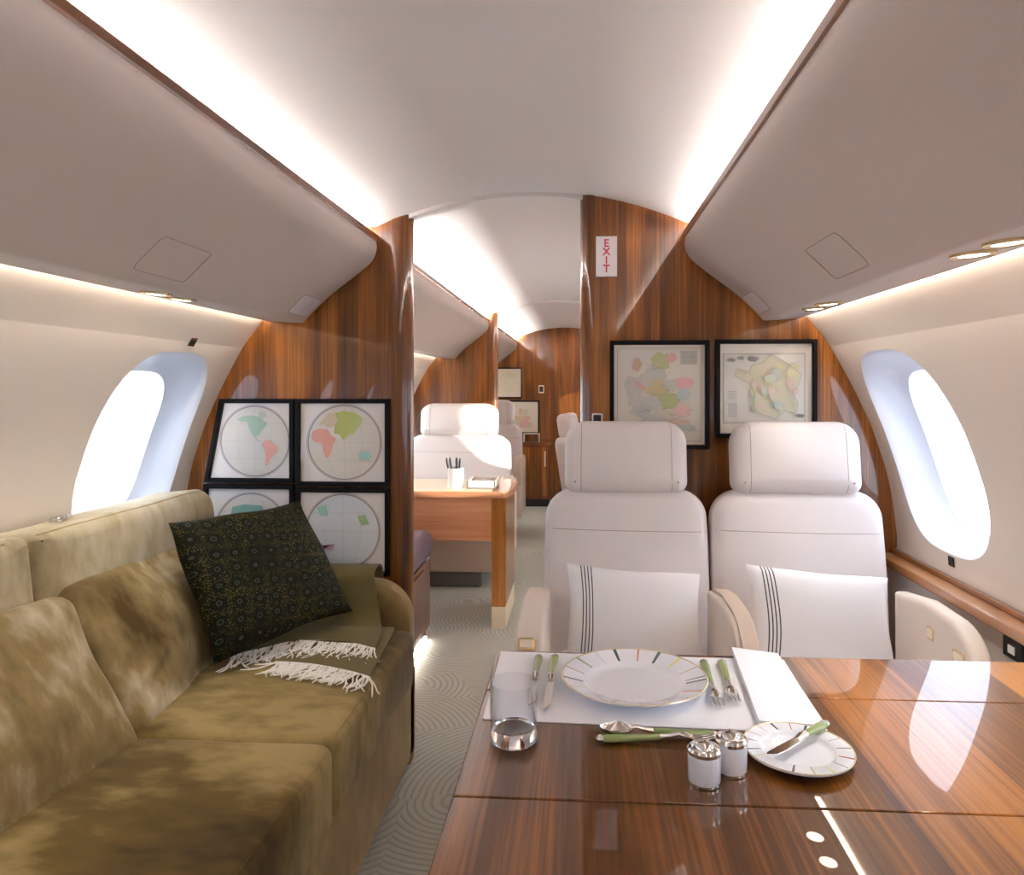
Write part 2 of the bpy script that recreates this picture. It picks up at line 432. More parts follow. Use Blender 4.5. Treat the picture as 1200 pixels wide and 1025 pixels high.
# ------------------------------------------------------------------ the shell of the cabin
Y_BACK, Y_B1, Y_B2, Y_FAR = -2.0, 2.46, 5.5, 8.0
CR, CA = 1.28, 1.90
def ceil_z(x): return CA-CR+math.sqrt(CR*CR-x*x)
CEIL = [(x, ceil_z(x)) for x in [i*.53/10 for i in range(11)]]+[(.60, 1.79), (.70, 1.78), (.77, 1.735), (.82, 1.67), (.90, 1.60), (.96, 1.56)]
WALLP = [(.96, 1.56), (.945, 1.53), (.924, 1.468), (.995, 1.383), (1.07, 1.244), (1.136, 1.1), (1.188, .934), (1.214, .76), (1.216, .69), (1.17, .684), (1.168, .60), (1.156, .3), (1.14, 0.0)]
def wall_x(z):
    if z >= 1.468: return .924
    pts = [p for p in WALLP if p[1] <= 1.468]
    for i in range(len(pts)-1):
        (xa, za), (xb, zb) = pts[i], pts[i+1]
        if zb <= z <= za:
            t = (za-z)/(za-zb)
            if za <= .69: return xa+(xb-xa)*t
            p0 = pts[max(i-1, 0)][0] if i else 2*xa-xb; p3 = pts[i+2][0] if zb > .69 else xb
            return .5*((2*xa)+(xb-p0)*t+(2*p0-5*xa+4*xb-p3)*t*t+(-p0+3*xa-3*xb+p3)*t**3)
    return 1.14

def shell_outline(x_edge, s):
    """panel outline on one side: from the floor at x_edge up to the ceiling, out and down along the wall"""
    pts = [(x_edge, 0.0), (x_edge, ceil_z(x_edge)+.004)]
    pts += [(x, z+.004) for x, z in CEIL if x > x_edge+.01]
    pts += [(.93, 1.52)]
    z = 1.468
    while z > .001:
        pts.append((wall_x(z)+.004, z)); z -= .03
    pts.append((1.144, 0))
    return [(s*x, z) for x, z in pts]

fl = MB().box(-1.25, 1.25, Y_BACK-.1, Y_FAR+.1, -.06, 0)
tag(build('floor', fl, M['carpet'], smooth=0), 'pale grey carpet with a sculpted pattern of curved lines', 'floor', kind='structure')

cl = MB()
prof = [(-x, z) for x, z in reversed(CEIL)]+CEIL[1:]
cl.loft([[(x, y, z) for x, z in prof] for y in (Y_BACK, Y_FAR)], False, False, closed=False)
cl.loft([[(x*1.0, y, z+.03) for x, z in prof] for y in (Y_BACK, Y_FAR)], False, False, closed=False)
tag(build('ceiling', cl, M['ceiling'], fix=False), 'white curved cabin ceiling with glowing edges', 'ceiling', kind='structure')
# low ribs where the sections of the ceiling meet
for i, (y0, y1, drop) in enumerate(((2.47, 2.53, .014), (5.51, 5.56, .012))):
    rb = MB()
    xs = [-.50+k*.05 for k in range(21)]
    rb.loft([[(x, y0, ceil_z(x)+.002) for x in xs], [(x, y0, ceil_z(x)-drop) for x in xs], [(x, y1, ceil_z(x)-drop) for x in xs], [(x, y1, ceil_z(x)+.002) for x in xs]], False, False, closed=False)
    tag(build('trim_%d' % (i+1), rb, M['ceiling']), 'shallow white rib across the ceiling above a doorway', 'trim', kind='structure')

# side walls with window openings
WIN_W, WIN_H, WIN_Z = .50, .575, 1.052
def hole(yc, k=1.0, n=72):
    out = []
    for i in range(n):
        a = 2*PI*i/n; c, s = math.cos(a), math.sin(a)
        e = 2/3.1
        y = WIN_W/2*k*math.copysign(abs(c)**e, c); z = WIN_H/2*k*math.copysign(abs(s)**e, s)
        out.append((yc+y, WIN_Z+z))
    return out
WINDOWS = [-1.3, -.45, .4, 1.20, 2.115, 2.95, 3.55, 4.25, 4.83, 6.5, 7.62]
Z0, Z1 = .745, 1.37
nwin = 0
for s, nm in ((-1, 'wall_left'), (1, 'wall_right')):
    w = MB()
    zs_low = [.0, .15, .3, .45, .6, .684, .69, .705, .725, Z0]
    zs_top = [Z1, 1.40, 1.44, 1.468, 1.50, 1.56]
    zs_mid = [Z0+(Z1-Z0)*k/24 for k in range(25)]
    def strip(zs, ya, yb):
        w.loft([[(s*wall_x(z), ya, z) for z in zs], [(s*wall_x(z), yb, z) for z in zs]], False, False, closed=False)
    strip(zs_low, Y_BACK, Y_FAR); strip(zs_top, Y_BACK, Y_FAR)
    y = Y_BACK
    for yc in WINDOWS:
        a, b = yc-.28, yc+.28
        strip(zs_mid, y, a+.003); y = b-.003
        h = hole(yc); rect = []
        for (hy, hz) in h:
            dy, dz = hy-yc, hz-WIN_Z
            k = min(.28/abs(dy) if abs(dy) > 1e-6 else 9e9, ((Z1-WIN_Z)/dz if dz > 0 else (Z0-WIN_Z)/dz) if abs(dz) > 1e-6 else 9e9)
            rect.append((yc+dy*k, WIN_Z+dz*k))
        rings = []
        for t in (0, .25, .5, .75, 1):
            rings.append([(s*wall_x(q[1]+(p[1]-q[1])*t), q[0]+(p[0]-q[0])*t, q[1]+(p[1]-q[1])*t) for p, q in zip(h, rect)])
        w.loft(rings, False, False)
        # corners of the cell
        for cy in (a, b):
            for cz in (Z0, Z1):
                near = sorted(rect, key=lambda p: math.dist(p, (cy, cz)))
                p1 = next(p for p in near if abs(p[0]-cy) < 1e-6); p2 = next(p for p in near if abs(p[1]-cz) < 1e-6)
                if p1 != p2: w.add([(s*wall_x(cz), cy, cz), (s*wall_x(p1[1]), p1[0], p1[1]), (s*wall_x(p2[1]), p2[0], p2[1])], [(0, 1, 2)])
    strip(zs_mid, y, Y_FAR)
    tag(build(nm, w, M['wall'], smooth=30), 'cream leather curved cabin sidewall, %s side' % ('left' if s < 0 else 'right'), 'wall', kind='structure')
    for yc in WINDOWS:
        nwin += 1
        r = MB(); rings = []
        for k, d in ((1.0, 0), (.99, .004), (.975, .012), (.955, .03), (.92, .06), (.87, .085), (.80, .10)):
            rings.append([(s*(wall_x(z)+d), y_, WIN_Z+(z-WIN_Z)) for (y_, z) in hole(yc, k)])
        r.loft(rings, False, False)
        o = build('window_%d' % nwin, r, M['reveal'], smooth=60)
        tag(o, 'oval cabin window in a deep white surround, %s wall' % ('left' if s < 0 else 'right'), 'window', kind='structure')
        p = MB(); pr_ = []
        for k in (.02, .3, .6, .82): pr_.append([(s*(wall_x(z)+.101), y_, z) for (y_, z) in hole(yc, k)])
        p.loft(pr_, True, False)
        build('pane', p, M['frost'] if yc < 2.5 else M['pane'], o, smooth=60)  # frosting added to the main cabin panes to keep direct sun out

# bulkheads
def bulkhead(name, x_edge, s, y, th, mat, label):
    p = MB(); ol = shell_outline(x_edge, s)
    p.prism([(x, y, z) for x, z in ol], (0, th, 0))
    o = build(name, p, mat, smooth=0); tag(o, label, 'wall', kind='structure'); return o
def bullnose(parent, x_tip, x_in, s, y, th, mat):
    """rounded post closing the free edge of a bulkhead"""
    n = 18; sec = []; rx = abs(x_in-x_tip)
    for k in range(n+1):
        a = -PI/2+PI*k/n
        sec.append((x_in-s*rx*math.cos(a)**.8 if math.cos(a) > 0 else x_in, y+th/2+(th/2+.006)*math.sin(a)))
    b = MB()
    b.loft([[(x, yy, z if z == 0 else ceil_z(x)+.003) for x, yy in sec] for z in (0, 1)])
    build('edge_post', b, mat, parent, smooth=50)
def wallpanels():
    o = bulkhead('wall_front_left', .472, -1, Y_B1, .07, M['wood_wall'], 'lacquered walnut bulkhead behind the sofa, left of the doorway')
    bullnose(o, -.405, -.472, -1, Y_B1, .07, M['wood_wall'])
    o = bulkhead('wall_front_right', .222, 1, Y_B1, .07, M['wood_wall'], 'lacquered walnut bulkhead behind the two front seats')
    bullnose(o, .174, .222, 1, Y_B1, .07, M['wood_wall'])
    o = bulkhead('wall_middle_left', .50, -1, Y_B2, .07, M['wood_wall'], 'walnut bulkhead behind the seats by the desk')
    bullnose(o, -.455, -.50, -1, Y_B2, .07, M['wood_wall'])
    o = bulkhead('wall_middle_right', .50, 1, Y_B2, .07, M['wood_wall'], 'walnut bulkhead on the far side of the aisle')
    bullnose(o, .455, .50, 1, Y_B2, .07, M['wood_wall'])
    for nm, y, mt, lb in (('wall_far', Y_FAR, M['wood_wall'], 'walnut wall at the far end of the cabin'), ('wall_back', Y_BACK-.07, M['wall'], 'cream wall behind the viewpoint')):
        p = MB(); r = shell_outline(0.0, 1)[1:]; l = shell_outline(0.0, -1)[2:]
        p.prism([(x, y, z) for x, z in r+l[::-1]], (0, .07, 0))
        tag(build(nm, p, mt, smooth=0), lb, 'wall', kind='structure')
wallpanels()

# wooden ledge under the right-hand windows
for i, (ya, yb) in enumerate(((Y_BACK+.02, Y_B1-.005), (Y_B1+.08, Y_B2-.005))):
    lg = MB().box(1.148, 1.214, ya, yb, .662, .69)
    o = build('trim_%d' % (3+i), lg, M['ledge'], smooth=0, bevel=.004)
    tag(o, 'walnut ledge running under the right windows', 'trim', kind='structure')
    st = MB().box(1.196, 1.214, ya, yb, .6905, .704)
    build('back_strip', st, M['wood_trim'], o, smooth=0, bevel=.003)

# overhead bins
def bin_profile():
    return [(.524, 1.734), (.522, 1.71), (.530, 1.680), (.552, 1.652), (.610, 1.606), (.69, 1.545), (.745, 1.493), (.7775, 1.4585), (.782, 1.4555), (.79, 1.455), (.898, 1.461), (.9035, 1.464), (.9035, 1.470), (.895, 1.474), (.895, 1.53), (.86, 1.57), (.72, 1.705), (.70, 1.722), (.548, 1.722), (.546, 1.734)]
def smooth_profile(p, a, b):
    out = p[:a+1]
    for i in range(a, b):
        p0, p1, p2, p3 = p[max(i-1, a)], p[i], p[i+1], p[min(i+2, b)]
        for k in range(1, 5):
            t = k/4
            out.append(tuple(.5*(2*p1[c]+(p2[c]-p0[c])*t+(2*p0[c]-5*p1[c]+4*p2[c]-p3[c])*t*t+(-p0[c]+3*p1[c]-3*p2[c]+p3[c])*t**3) for c in (0, 1)))
    return out+p[b+1:]
def overhead_bin(s, y0, y1, label):
    t = thing('overhead_bin', label, 'overhead bin', (s*.7, (y0+y1)/2, 1.46))
    q = smooth_profile(bin_profile(), 0, 6)
    L = (y1-y0)/2
    b = MB().loft([[(s*(x-.7), y, z-1.46) for x, z in q] for y in (-L, L)])
    bo = build('bin_body', b, M['bin'], t, smooth=35)
    tr = MB().loft([[(s*(x-.7), y, z-1.46) for x, z in ((.518, 1.737), (.516, 1.752), (.520, 1.757), (.543, 1.757), (.546, 1.737))] for y in (-L, L)])
    build('edge_rail', tr, M['wood_trim'], t, smooth=0)
    return t, b
def panel_on(t, mb, s, ya, yb, ua, ub, name, mat=None, ring=True, w=.0009):
    """outlined access panel on the sloping bin face; ua, ub are x positions on the face"""
    bv = BVHTree.FromPolygons(mb.v, mb.f)
    def hit(x, y):
        h = bv.ray_cast(Vector((s*(x-.7), y, -.5)), Vector((0, 0, 1))); return h[0], h[1]
    yc = (ya+yb)/2
    outline = rrect(yb-ya, ub-ua, .012, 4); pts = []
    for (a, c) in outline:
        h = hit((ua+ub)/2+c, yc+a)
        nn = h[1] if h[1].z < 0 else -h[1]
        pts.append(h[0]+nn*.0004)
    tb = MB().tube(pts+[pts[0]], w, 5, caps=False)
    o = build(name, tb, M['joint'], t)
    if mat:
        f = MB(); ctr = sum(pts, Vector())/len(pts)
        g = [[ctr+(p-ctr)*k for p in pts] for k in (.05, .5, .98)]
        g2 = [[Vector(hit((p.x/s)+.7, p.y)[0])+Vector((-s*.5, 0, -1)).normalized()*.0012 for p in r] for r in g]
        f.loft(g2, True, False); build('panel_face', f, mat, o)
M['panel_blue'] = simple('pale panel', (214, 212, 216), .3)
ob, bm_ = overhead_bin(-1, Y_BACK+.02, Y_B1-.012, 'long grey overhead bin with walnut edge above the sofa')
yo = ob.location.y
panel_on(ob, bm_, -1, 1.455-yo, 1.655-yo, .688, .758, 'mask_panel')
panel_on(ob, bm_, -1, 2.27-yo, 2.425-yo, .706, .762, 'service_panel', M['panel_blue'])
ob, bm_ = overhead_bin(1, Y_BACK+.02, Y_B1-.012, 'long grey overhead bin with walnut edge above the table')
panel_on(ob, bm_, 1, 1.50-yo, 1.70-yo, .688, .758, 'mask_panel')
panel_on(ob, bm_, 1, 2.28-yo, 2.43-yo, .706, .762, 'service_panel', M['panel_blue'])
overhead_bin(-1, Y_B1+.08, Y_B2-.012, 'grey overhead bin above the desk seen through the doorway')
overhead_bin(1, Y_B1+.08, Y_B2-.012, 'grey overhead bin facing the desk across the aisle')
overhead_bin(-1, Y_B2+.08, Y_FAR-.012, 'overhead bin end beside the far wooden wall')
overhead_bin(1, Y_B2+.08, Y_FAR-.012, 'overhead bin across the aisle by the far wooden wall')

# light strips in the coves and along the tops of the walls
def light_strip(s, y0, y1, kind, label):
    if kind == 'cove':
        b = MB().box(s*.605-.012, s*.605+.012, y0, y1, 1.7225, 1.730)
        nm, mt = 'cove_light', M['led'] if y0 < Y_B1 else M['led_far']
    else:
        b = MB().box(s*.8985-.0018, s*.8985+.0018, y0, y1, 1.484, 1.514)
        nm, mt = 'wall_wash_light', M['led_wash']
    tag(build(nm, b, mt, smooth=0), label, 'light')
SEC = ((Y_BACK+.05, Y_B1-.03, 'main cabin'), (Y_B1+.1, Y_B2-.03, 'desk section'), (Y_B2+.1, Y_FAR-.03, 'far section'))
for s, sd in ((-1, 'left'), (1, 'right')):
    for y0, y1, nm in SEC:
        light_strip(s, y0, y1, 'cove', 'warm light strip hidden above the %s bin of the %s' % (sd, nm))
        light_strip(s, y0, y1, 'wash', 'warm light strip hidden behind the %s bin of the %s' % (sd, nm))

# downlights set in the bottoms of the bins
def downlight():
    t = thing('downlight', '', 'light')
    ld = bpy.data.lights.new('downlight_beam', 'SPOT'); ld.energy = SPOT; ld.spot_size = math.radians(92); ld.spot_blend = 1; ld.shadow_soft_size = .022; ld.color = (1, .98, .96)
    lo = bpy.data.objects.new('downlight_beam', ld); COL.objects.link(lo); lo.parent = t; lo.location = (0, 0, -.006)
    b = MB().lathe([(.0235, .004), (.0235, -.002), (.031, -.004), (.036, -.002), (.036, .004)], 32)
    build('bezel', b, M['gold'], t)
    l = MB().lathe([(.0005, -.0035), (.015, -.003), (.0232, -.0015)], 32, cap0=True)
    build('lens', l, M['lamp'], t); return t
d0 = downlight()
DL = [(.835, 1.165, 'round gilt downlight over the table, the one beside the frame edge'), (.835, 1.265, 'round gilt downlight over the table, second from the frame edge'),
      (.835, 1.98, 'far round downlight above the right window, nearer of the close pair'), (.835, 2.09, 'far round downlight above the right window, beside the bulkhead'),
      (-.835, 1.67, 'round downlight over the sofa, nearer of the pair'), (-.835, 1.78, 'round downlight over the sofa, farther of the pair')]
DL += [(.835, .30, 'added unseen downlight over the near end of the table, beyond the fold seam'), (-.835, .85, 'added unseen downlight over the near end of the sofa')]  # two more out of view, added to brighten the table, seats and sofa
for i, (x, y, lb) in enumerate(DL):
    o = d0 if i == 0 else dup(d0, (0, 0, 0))
    o.location = (x, y, 1.4557); o.rotation_euler = (0, math.radians(-4 if x > 0 else 4), 0); o['label'] = lb; o['group'] = 'downlights in the bins'
    if i in (2, 3, 4, 5):                                 # the pairs beside the bulkhead are dimmed
        for ch in [c for c in bpy.data.objects if c.parent == o and c.type == 'LIGHT']:
            ch.data = ch.data.copy(); ch.data.energy = SPOT*.3

# small square vents / sensors
def wall_vent(s, y, z, lb):
    t = thing('air_sensor', lb, 'sensor', (s*wall_x(z), y, z))
    dx = wall_x(z-.02)-wall_x(z+.02); ang = math.atan2(dx, .04)
    fr = MB().box(-.004, .004, -.017, .017, -.014, .014); fr.tf(Matrix.Rotation(-s*ang, 4, 'Y')); build('bezel', fr, M['chrome'], t, smooth=0)
    f2 = MB().box(-.0065, .0065, -.013, .013, -.010, .010); f2.tf(Matrix.Rotation(-s*ang, 4, 'Y')); build('grille', f2, M['dark'], t, smooth=0)
wall_vent(-1, 2.13, 1.372, 'small square dark sensor above the left window')
wall_vent(1, 2.10, .745, 'small square dark sensor below the right window')
# ------------------------------------------------------------------ sofa
SY0, SY1 = .06, 2.28
t = thing('velvet_sofa', 'long olive velvet sofa along the left wall under the window', 'sofa', (-.76, 1.2, 0))
def SL(mb): return mb.tf(Matrix.Translation((.76, -1.2, 0)))          # world -> sofa space
def sofa_mesh(name, mb, mat, parent=t, **k): return build(name, SL(mb), mat, parent, **k)
base = MB().box(-1.085, -.372, SY0-.02, 2.385, .03, .315)
sofa_mesh('base', base, M['velvet_base'], bevel=.012, smooth=40)
plinth = MB().box(-1.06, -.40, SY0, 2.36, 0, .03)
sofa_mesh('plinth', plinth, M['dark'], smooth=0)
bk = MB().box(-1.085, -.985, SY0-.02, 2.385, .31, .66)
sofa_mesh('back_frame', bk, M['velvet_back'], bevel=.01)
seat_ys = ((SY0, .80), (.80, 1.54), (1.54, 2.275))
for i, (a, b) in enumerate(seat_ys):
    c = cushion(rrect(b-a-.004, .60, (.03, .03, .035, .03)), .185, .026, .010, 0)
    m = basis((0, 1, 0), (-1, 0, 0), (-.655, (a+b)/2, .377))
    c.tf(m)
    for p in c.v:                                         # the front face swells and tucks under
        if p.x > -.42: p.x += .008*max(0, math.sin((p.z-.285)/.185*PI))
    c.wob(.006, 5, i)
    o = sofa_mesh('seat_cushion', c, M['velvet'], smooth=60)
    w = MB()
    for z in (.458,):
        pts = [(-.352, y, z) for y in [a+.03+(b-a-.06)*k/16 for k in range(17)]]
        w.join(seam(c, [(q[0]+.76-.012, q[1]-1.2, q[2]+.1) for q in pts], (0, 0, -1), .0022, -.0002))
    build('piping', w, M['velvet'], o)
for i, (a, b) in enumerate(seat_ys):
    b2 = b-.02 if i == 2 else b
    h = .40
    c = cushion(densify(rrect(b2-a-.004, h, (.05, .05, .05, .05)), .018), .17, .05, .042, 0)
    lean = math.radians(62)
    v = (-math.cos(lean), 0, math.sin(lean))
    ctr = Vector((-.79, (a+b2)/2, .455))+Vector(v)*h*.475-Vector((math.sin(lean), 0, math.cos(lean)))*.085
    c.tf(basis((0, 1, 0), v, ctr))
    c.wob(.012, 4.5, i+5); c.wob(.003, 12, i+9)
    if i == 2:                                            # creases pulled from the lower left seam
        for p in c.v:
            du, dv = (p.y-a)/.35, (p.z-.47)/.22
            if 0 <= du < 1 and dv < 1.0: p.x += .007*math.sin((p.z*1.0-(p.y-a)*.35)*95+1.4*math.sin(p.y*20))*(1-du)*max(0, min(1, du*6))*max(0, 1-abs(dv-.45)*2)
    if i == 2:                                            # pressed in behind the dark cushion
        for p in c.v:
            k = max(0, min(1, (p.y-1.74)/.14)); p.x -= .030*k*k*(3-2*k)
    if i < 2:
        for p in c.v:
            k = max(0, min(1, (p.y-(b2-.30))/.30)); p.x += .03*k*k*(3-2*k)
    sofa_mesh('back_cushion', c, M['velvet_back'], smooth=60)
for i, (a, b) in enumerate(((SY0, .78), (.78, 1.515), (1.515, 2.30))):
    tl = .075 if i == 2 else .02
    c = cushion(rrect(b-a-.003, .215, (.02, .02, tl, .02)), .178, .035, .006, 0)
    c.tf(basis((0, 1, 0), (-.10, 0, 1), (-1.092, (a+b)/2, .797)))
    c.wob(.004, 5, i+20)
    bo_ = sofa_mesh('back_bolster', c, M['velvet_pale'], smooth=60)
    sm_ = seam(c, [(-1.028+.76, y-1.2, 1.2) for y in [a+.02+(b-a-.09)*k/20 for k in range(21)]], (0, 0, -1), .002, -.0004)
    build('piping', sm_, M['velvet_base'], bo_)
# far arm
ol = [(-1.07, .02), (-.372, .02)]
for k in range(13):
    a = PI/2*k/12; ol.append((-.372-.13+.13*math.cos(a), .475+.13*math.sin(a)))
ol += [(-1.07, .615)]
c = cushion(densify(ol), .10, .028, .004, 0); c.tf(basis((1, 0, 0), (0, 0, 1), (0, 2.335, 0)))
o = sofa_mesh('arm', c, M['velvet_base'], smooth=60)
# buckle lying on top of the back
bt = thing('belt_buckle', 'small metal belt buckle lying on top of the sofa back by the left window', 'buckle', (-1.10, 1.70, .906), .25)
b = MB().loft([[(x*k, y*k, z) for x, y in rrect(.026, .05, .008, 4)] for k, z in ((1, 0), (1, .008), (.85, .012))]); build('latch_plate', b, M['chrome'], bt)
b = MB().box(-.011, .011, .022, .055, .001, .006); build('strap', b, M['leather_tan'], bt, smooth=0, bevel=.002)

# dark cushion in the corner
def quad_pillow(TL, TR, BL, BR, t, pinch=.05, n=26, power=.4):
    pm = pillow(2, 2, 1, n, pinch, power)
    TL, TR, BL, BR = map(Vector, (TL, TR, BL, BR))
    nrm = (TR-BL).cross(TL-BR).normalized()
    out = []
    for p in pm.v:
        u, v = (p.x+1)/2, (p.y+1)/2
        q = BL*(1-u)*(1-v)+BR*u*(1-v)+TL*(1-u)*v+TR*u*v
        out.append(q+nrm*p.z*t)
    pm.v = out; return pm
pl = quad_pillow((-.919, 1.867, .872), (-.724, 2.277, .870), (-.784, 1.839, .511), (-.529, 2.202, .543), .14, .04)
pl.wob(.008, 7, 3)
o = build('throw_pillow', pl.tf(Matrix.Translation((.76, -2.1, -.49))), M['pillow_dark'], smooth=70, loc=(-.76, 2.1, .49))
tag(o, 'dark green square cushion with fine gold flecks leaning in the sofa corner', 'cushion')

# olive throw with cream fringes
bl = thing('throw_blanket', 'folded olive wool throw with cream fringes draped over the sofa arm', 'blanket', (-.6, 2.1, .48))
def BL_(mb): return mb.tf(Matrix.Translation((.6, -2.1, -.48)))
def sheet(path, xl, xr, n=22, th=.006, amp=.004, seed=0, skew=lambda u: 0):
    """path: (y, z); xl / xr: left and right edge at every station"""
    fine = []
    for i in range(len(path)-1):
        for k in range(5):
            t_ = k/5
            p0, p1, p2, p3 = path[max(i-1, 0)], path[i], path[i+1], path[min(i+2, len(path)-1)]
            yz = [.5*(2*p1[c]+(p2[c]-p0[c])*t_+(2*p0[c]-5*p1[c]+4*p2[c]-p3[c])*t_*t_+(-p0[c]+3*p1[c]-3*p2[c]+p3[c])*t_**3) for c in (0, 1)]
            fine.append((yz[0], yz[1], xl[i]+(xl[i+1]-xl[i])*t_, xr[i]+(xr[i+1]-xr[i])*t_))
    fine.append((*path[-1], xl[-1], xr[-1]))
    top, bot = [], []
    for i, (y, z, a, b_) in enumerate(fine):
        j0, j1 = fine[max(i-1, 0)], fine[min(i+1, len(fine)-1)]
        ty, tz = j1[0]-j0[0], j1[1]-j0[1]; l = math.hypot(ty, tz) or 1; ny, nz = tz/l, -ty/l
        if nz < 0 and abs(nz) > .2: ny, nz = -ny, -nz
        r1, r2 = [], []
        for k in range(n+1):
            u = k/n; x = a+(b_-a)*u
            q = amp*noise.noise(Vector((x*9+seed, y*9, z*9)))
            sk = skew(u)*max(0, (i-(len(fine)-16))/15)
            r1.append((x, y+ny*q+sk, z+abs(nz)*abs(q)+.0)); r2.append((x, y+ny*(q-th)+sk, z+abs(nz)*abs(q)-nz*th))
        top.append(r1); bot.append(r2)
    mb = MB()
    rings = [t_+b_[::-1] for t_, b_ in zip(top, bot)]
    mb.loft(rings)
    return mb, top
path = [(2.402, .50), (2.402, .60), (2.385, .640), (2.335, .652), (2.275, .640), (2.255, .58), (2.235, .520), (2.19, .503), (2.15, .504), (2.10, .504), (2.04, .503)]
xl = [-.74]*8+[-.75, -.76, -.772]
xr = [-.487, -.487, -.487, -.487, -.482, -.470, -.452, -.435, -.420, -.408, -.400]
mb1, top1 = sheet(path, xl, xr, seed=1, skew=lambda u: -.13*max(0, 1-u/.38)**1.5-.05*max(0, (u-.6)/.4)**2+.012)
path2 = [(2.22, .489), (2.10, .490), (2.0, .490), (1.905, .489)]
mb2, top2 = sheet(path2, [-.64, -.64, -.645, -.65], [-.40, -.385, -.375, -.366], seed=4, th=.004, amp=.002, skew=lambda u: .02-.09*u*u)
build('upper_layer', BL_(mb1), M['throw'], bl, smooth=70)
build('lower_layer', BL_(mb2), M['throw'], bl, smooth=70)
def fringe(edge, n, length, floor_z, seed):
    rnd = random.Random(seed); mb = MB()
    for i in range(n):
        u = (i+.5)/n*(len(edge)-1); k = int(u); f = u-k
        p = Vector(edge[k]).lerp(Vector(edge[min(k+1, len(edge)-1)]), f)
        ang = rnd.gauss(-.12, .30); L = length*rnd.uniform(.75, 1.15)
        L = L*.8 if p.x < -.72 else L; ang = max(ang, 0) if p.x < -.74 else ang
        pts = []
        for j in range(6):
            s_ = j/5; a2 = ang*(1+.6*s_)+.2*math.sin(s_*3+i)
            x = p.x+math.sin(a2)*L*s_; y = p.y-math.cos(a2)*L*s_
            drop = min(1, s_*1.6)
            z = p.z*(1-drop)+(floor_z+.004+.003*rnd.random())*drop
            if x > -.362: z -= min(.03, (x+.362)*.9); x = -.358+(x+.362)*.5
            pts.append((x, y, z))
        mb.tube(pts, [.0021]*5+[.0012], 5)
    return mb
f1 = fringe([(p[0], p[1], p[2]-.002) for p in top1[-1]], 120, .098, .483, 11)
tag(build('fringe', BL_(f1), M['fringe'], bl, smooth=60), 'upper cream fringe')
f2 = fringe([(p[0], p[1], p[2]-.002) for p in top2[-1]], 84, .095, .482, 12)
tag(build('fringe', BL_(f2), M['fringe'], bl, smooth=60), 'lower cream fringe')

# ------------------------------------------------------------------ cabin seats
FRONT = Matrix(((1, 0, 0, 0), (0, 0, -1, 0), (0, 1, 0, 0), (0, 0, 0, 1)))     # u -> x, v -> z, w -> -y
def lean_m(deg, y=-.02, z=.45): return Matrix.Translation((0, y, z)) @ Matrix.Rotation(math.radians(-deg), 4, 'X') @ Matrix.Translation((0, -y, -z))
def arm_mb(x, w, zt, length, rr, back=-.05):
    ol = [(-back, .18), (length, .18)]
    for k in range(13):
        a = PI/2*k/12; ol.append((length-rr+rr*math.cos(a), zt-.004-rr+rr*math.sin(a)))
    ol += [(length*.45, zt), (-back, zt-.025)]
    c = cushion(densify(ol), w, .016, .002, .002)
    return c.tf(Matrix(((0, 0, -1, x), (-1, 0, 0, 0), (0, 1, 0, 0), (0, 0, 0, 1))))
def cabin_seat(label, loc, arms, wb=.49, wh=.378, hz=1.014, detail=True):
    t = thing('cabin_seat', label, 'seat', loc, group='ivory leather cabin seats')
    R = lean_m(8)
    ol = rrect(wb, .545, (.03, .03, .085, .085), 9)
    ol = [(x*(1+.03*math.sin((y+.27)/.545*PI)), y) for x, y in ol]
    c = cushion(ol, .125, .04, .018, 0)
    c.tf(R @ Matrix.Translation((0, .045, .655)) @ FRONT)
    o = build('backrest', c, M['leather'], t, smooth=60)
    if detail:
        z = .80; s_ = seam(c, line((-wb/2+.006, -.6, z), (wb/2-.006, -.6, z-.006), 30), (0, 1, 0), .0015, -.0007)
        build('seam', s_, M['stitch'], o)
    h = cushion(rrect(wh, .222, (.035, .035, .07, .07), 9), .115, .042, .012, .008)
    h.tf(R @ Matrix.Translation((0, .020, hz+.012)) @ FRONT)
    ho = build('headrest', h, M['leather'], t, smooth=60)
    if detail:
        for sx in (-1, 1):
            for dx in (0, ):
                x = sx*(wh/2-.05-dx)
                s_ = seam(h, line((x, -.6, .9), (x*.985, -.6, 1.14), 26), (0, 1, 0), .0015, -.0007)
                build('seam', s_, M['stitch'], ho)
    for sx in (-1, 1): build('headrest_post', MB().tube([(sx*.08, .085, .86), (sx*.08, .115, .98)], .009, 10), M['chrome'], ho)
    q = cushion(rrect(wb-.065, .50, .05), .13, .04, .012, 0); q.tf(Matrix.Translation((0, -.26, .395)))
    build('seat_cushion', q, M['leather'], t, smooth=60)
    b = MB().box(-wb/2+.03, wb/2-.03, -.46, .06, .10, .335); build('seat_base', b, M['leather_tan'], t, smooth=0, bevel=.03)
    b = MB().box(-wb/2+.09, wb/2-.09, -.40, .02, 0, .10); build('pedestal', b, M['grey_leather'], t, smooth=0, bevel=.012)
    for (x, w, zt, ln, rr) in arms:
        a = arm_mb(x, w, zt, ln, rr)
        ao = build('armrest', a, M['leather_arm'], t, smooth=60)
        if detail == 'cap':
            pass
    return t
seat1 = cabin_seat('ivory leather seat nearest the aisle, its back to the EXIT sign bulkhead', (.315, 2.195, 0), [(-.262, .074, .665, .50, .12), (.257, .060, .665, .48, .14)])
seat2 = cabin_seat('ivory leather seat beside the right window and wooden ledge', (.834, 2.195, 0), [(.264, .050, .672, .495, .14)], wb=.505, wh=.388)
for o in (seat1, seat2): o['group'] = 'ivory leather cabin seats'
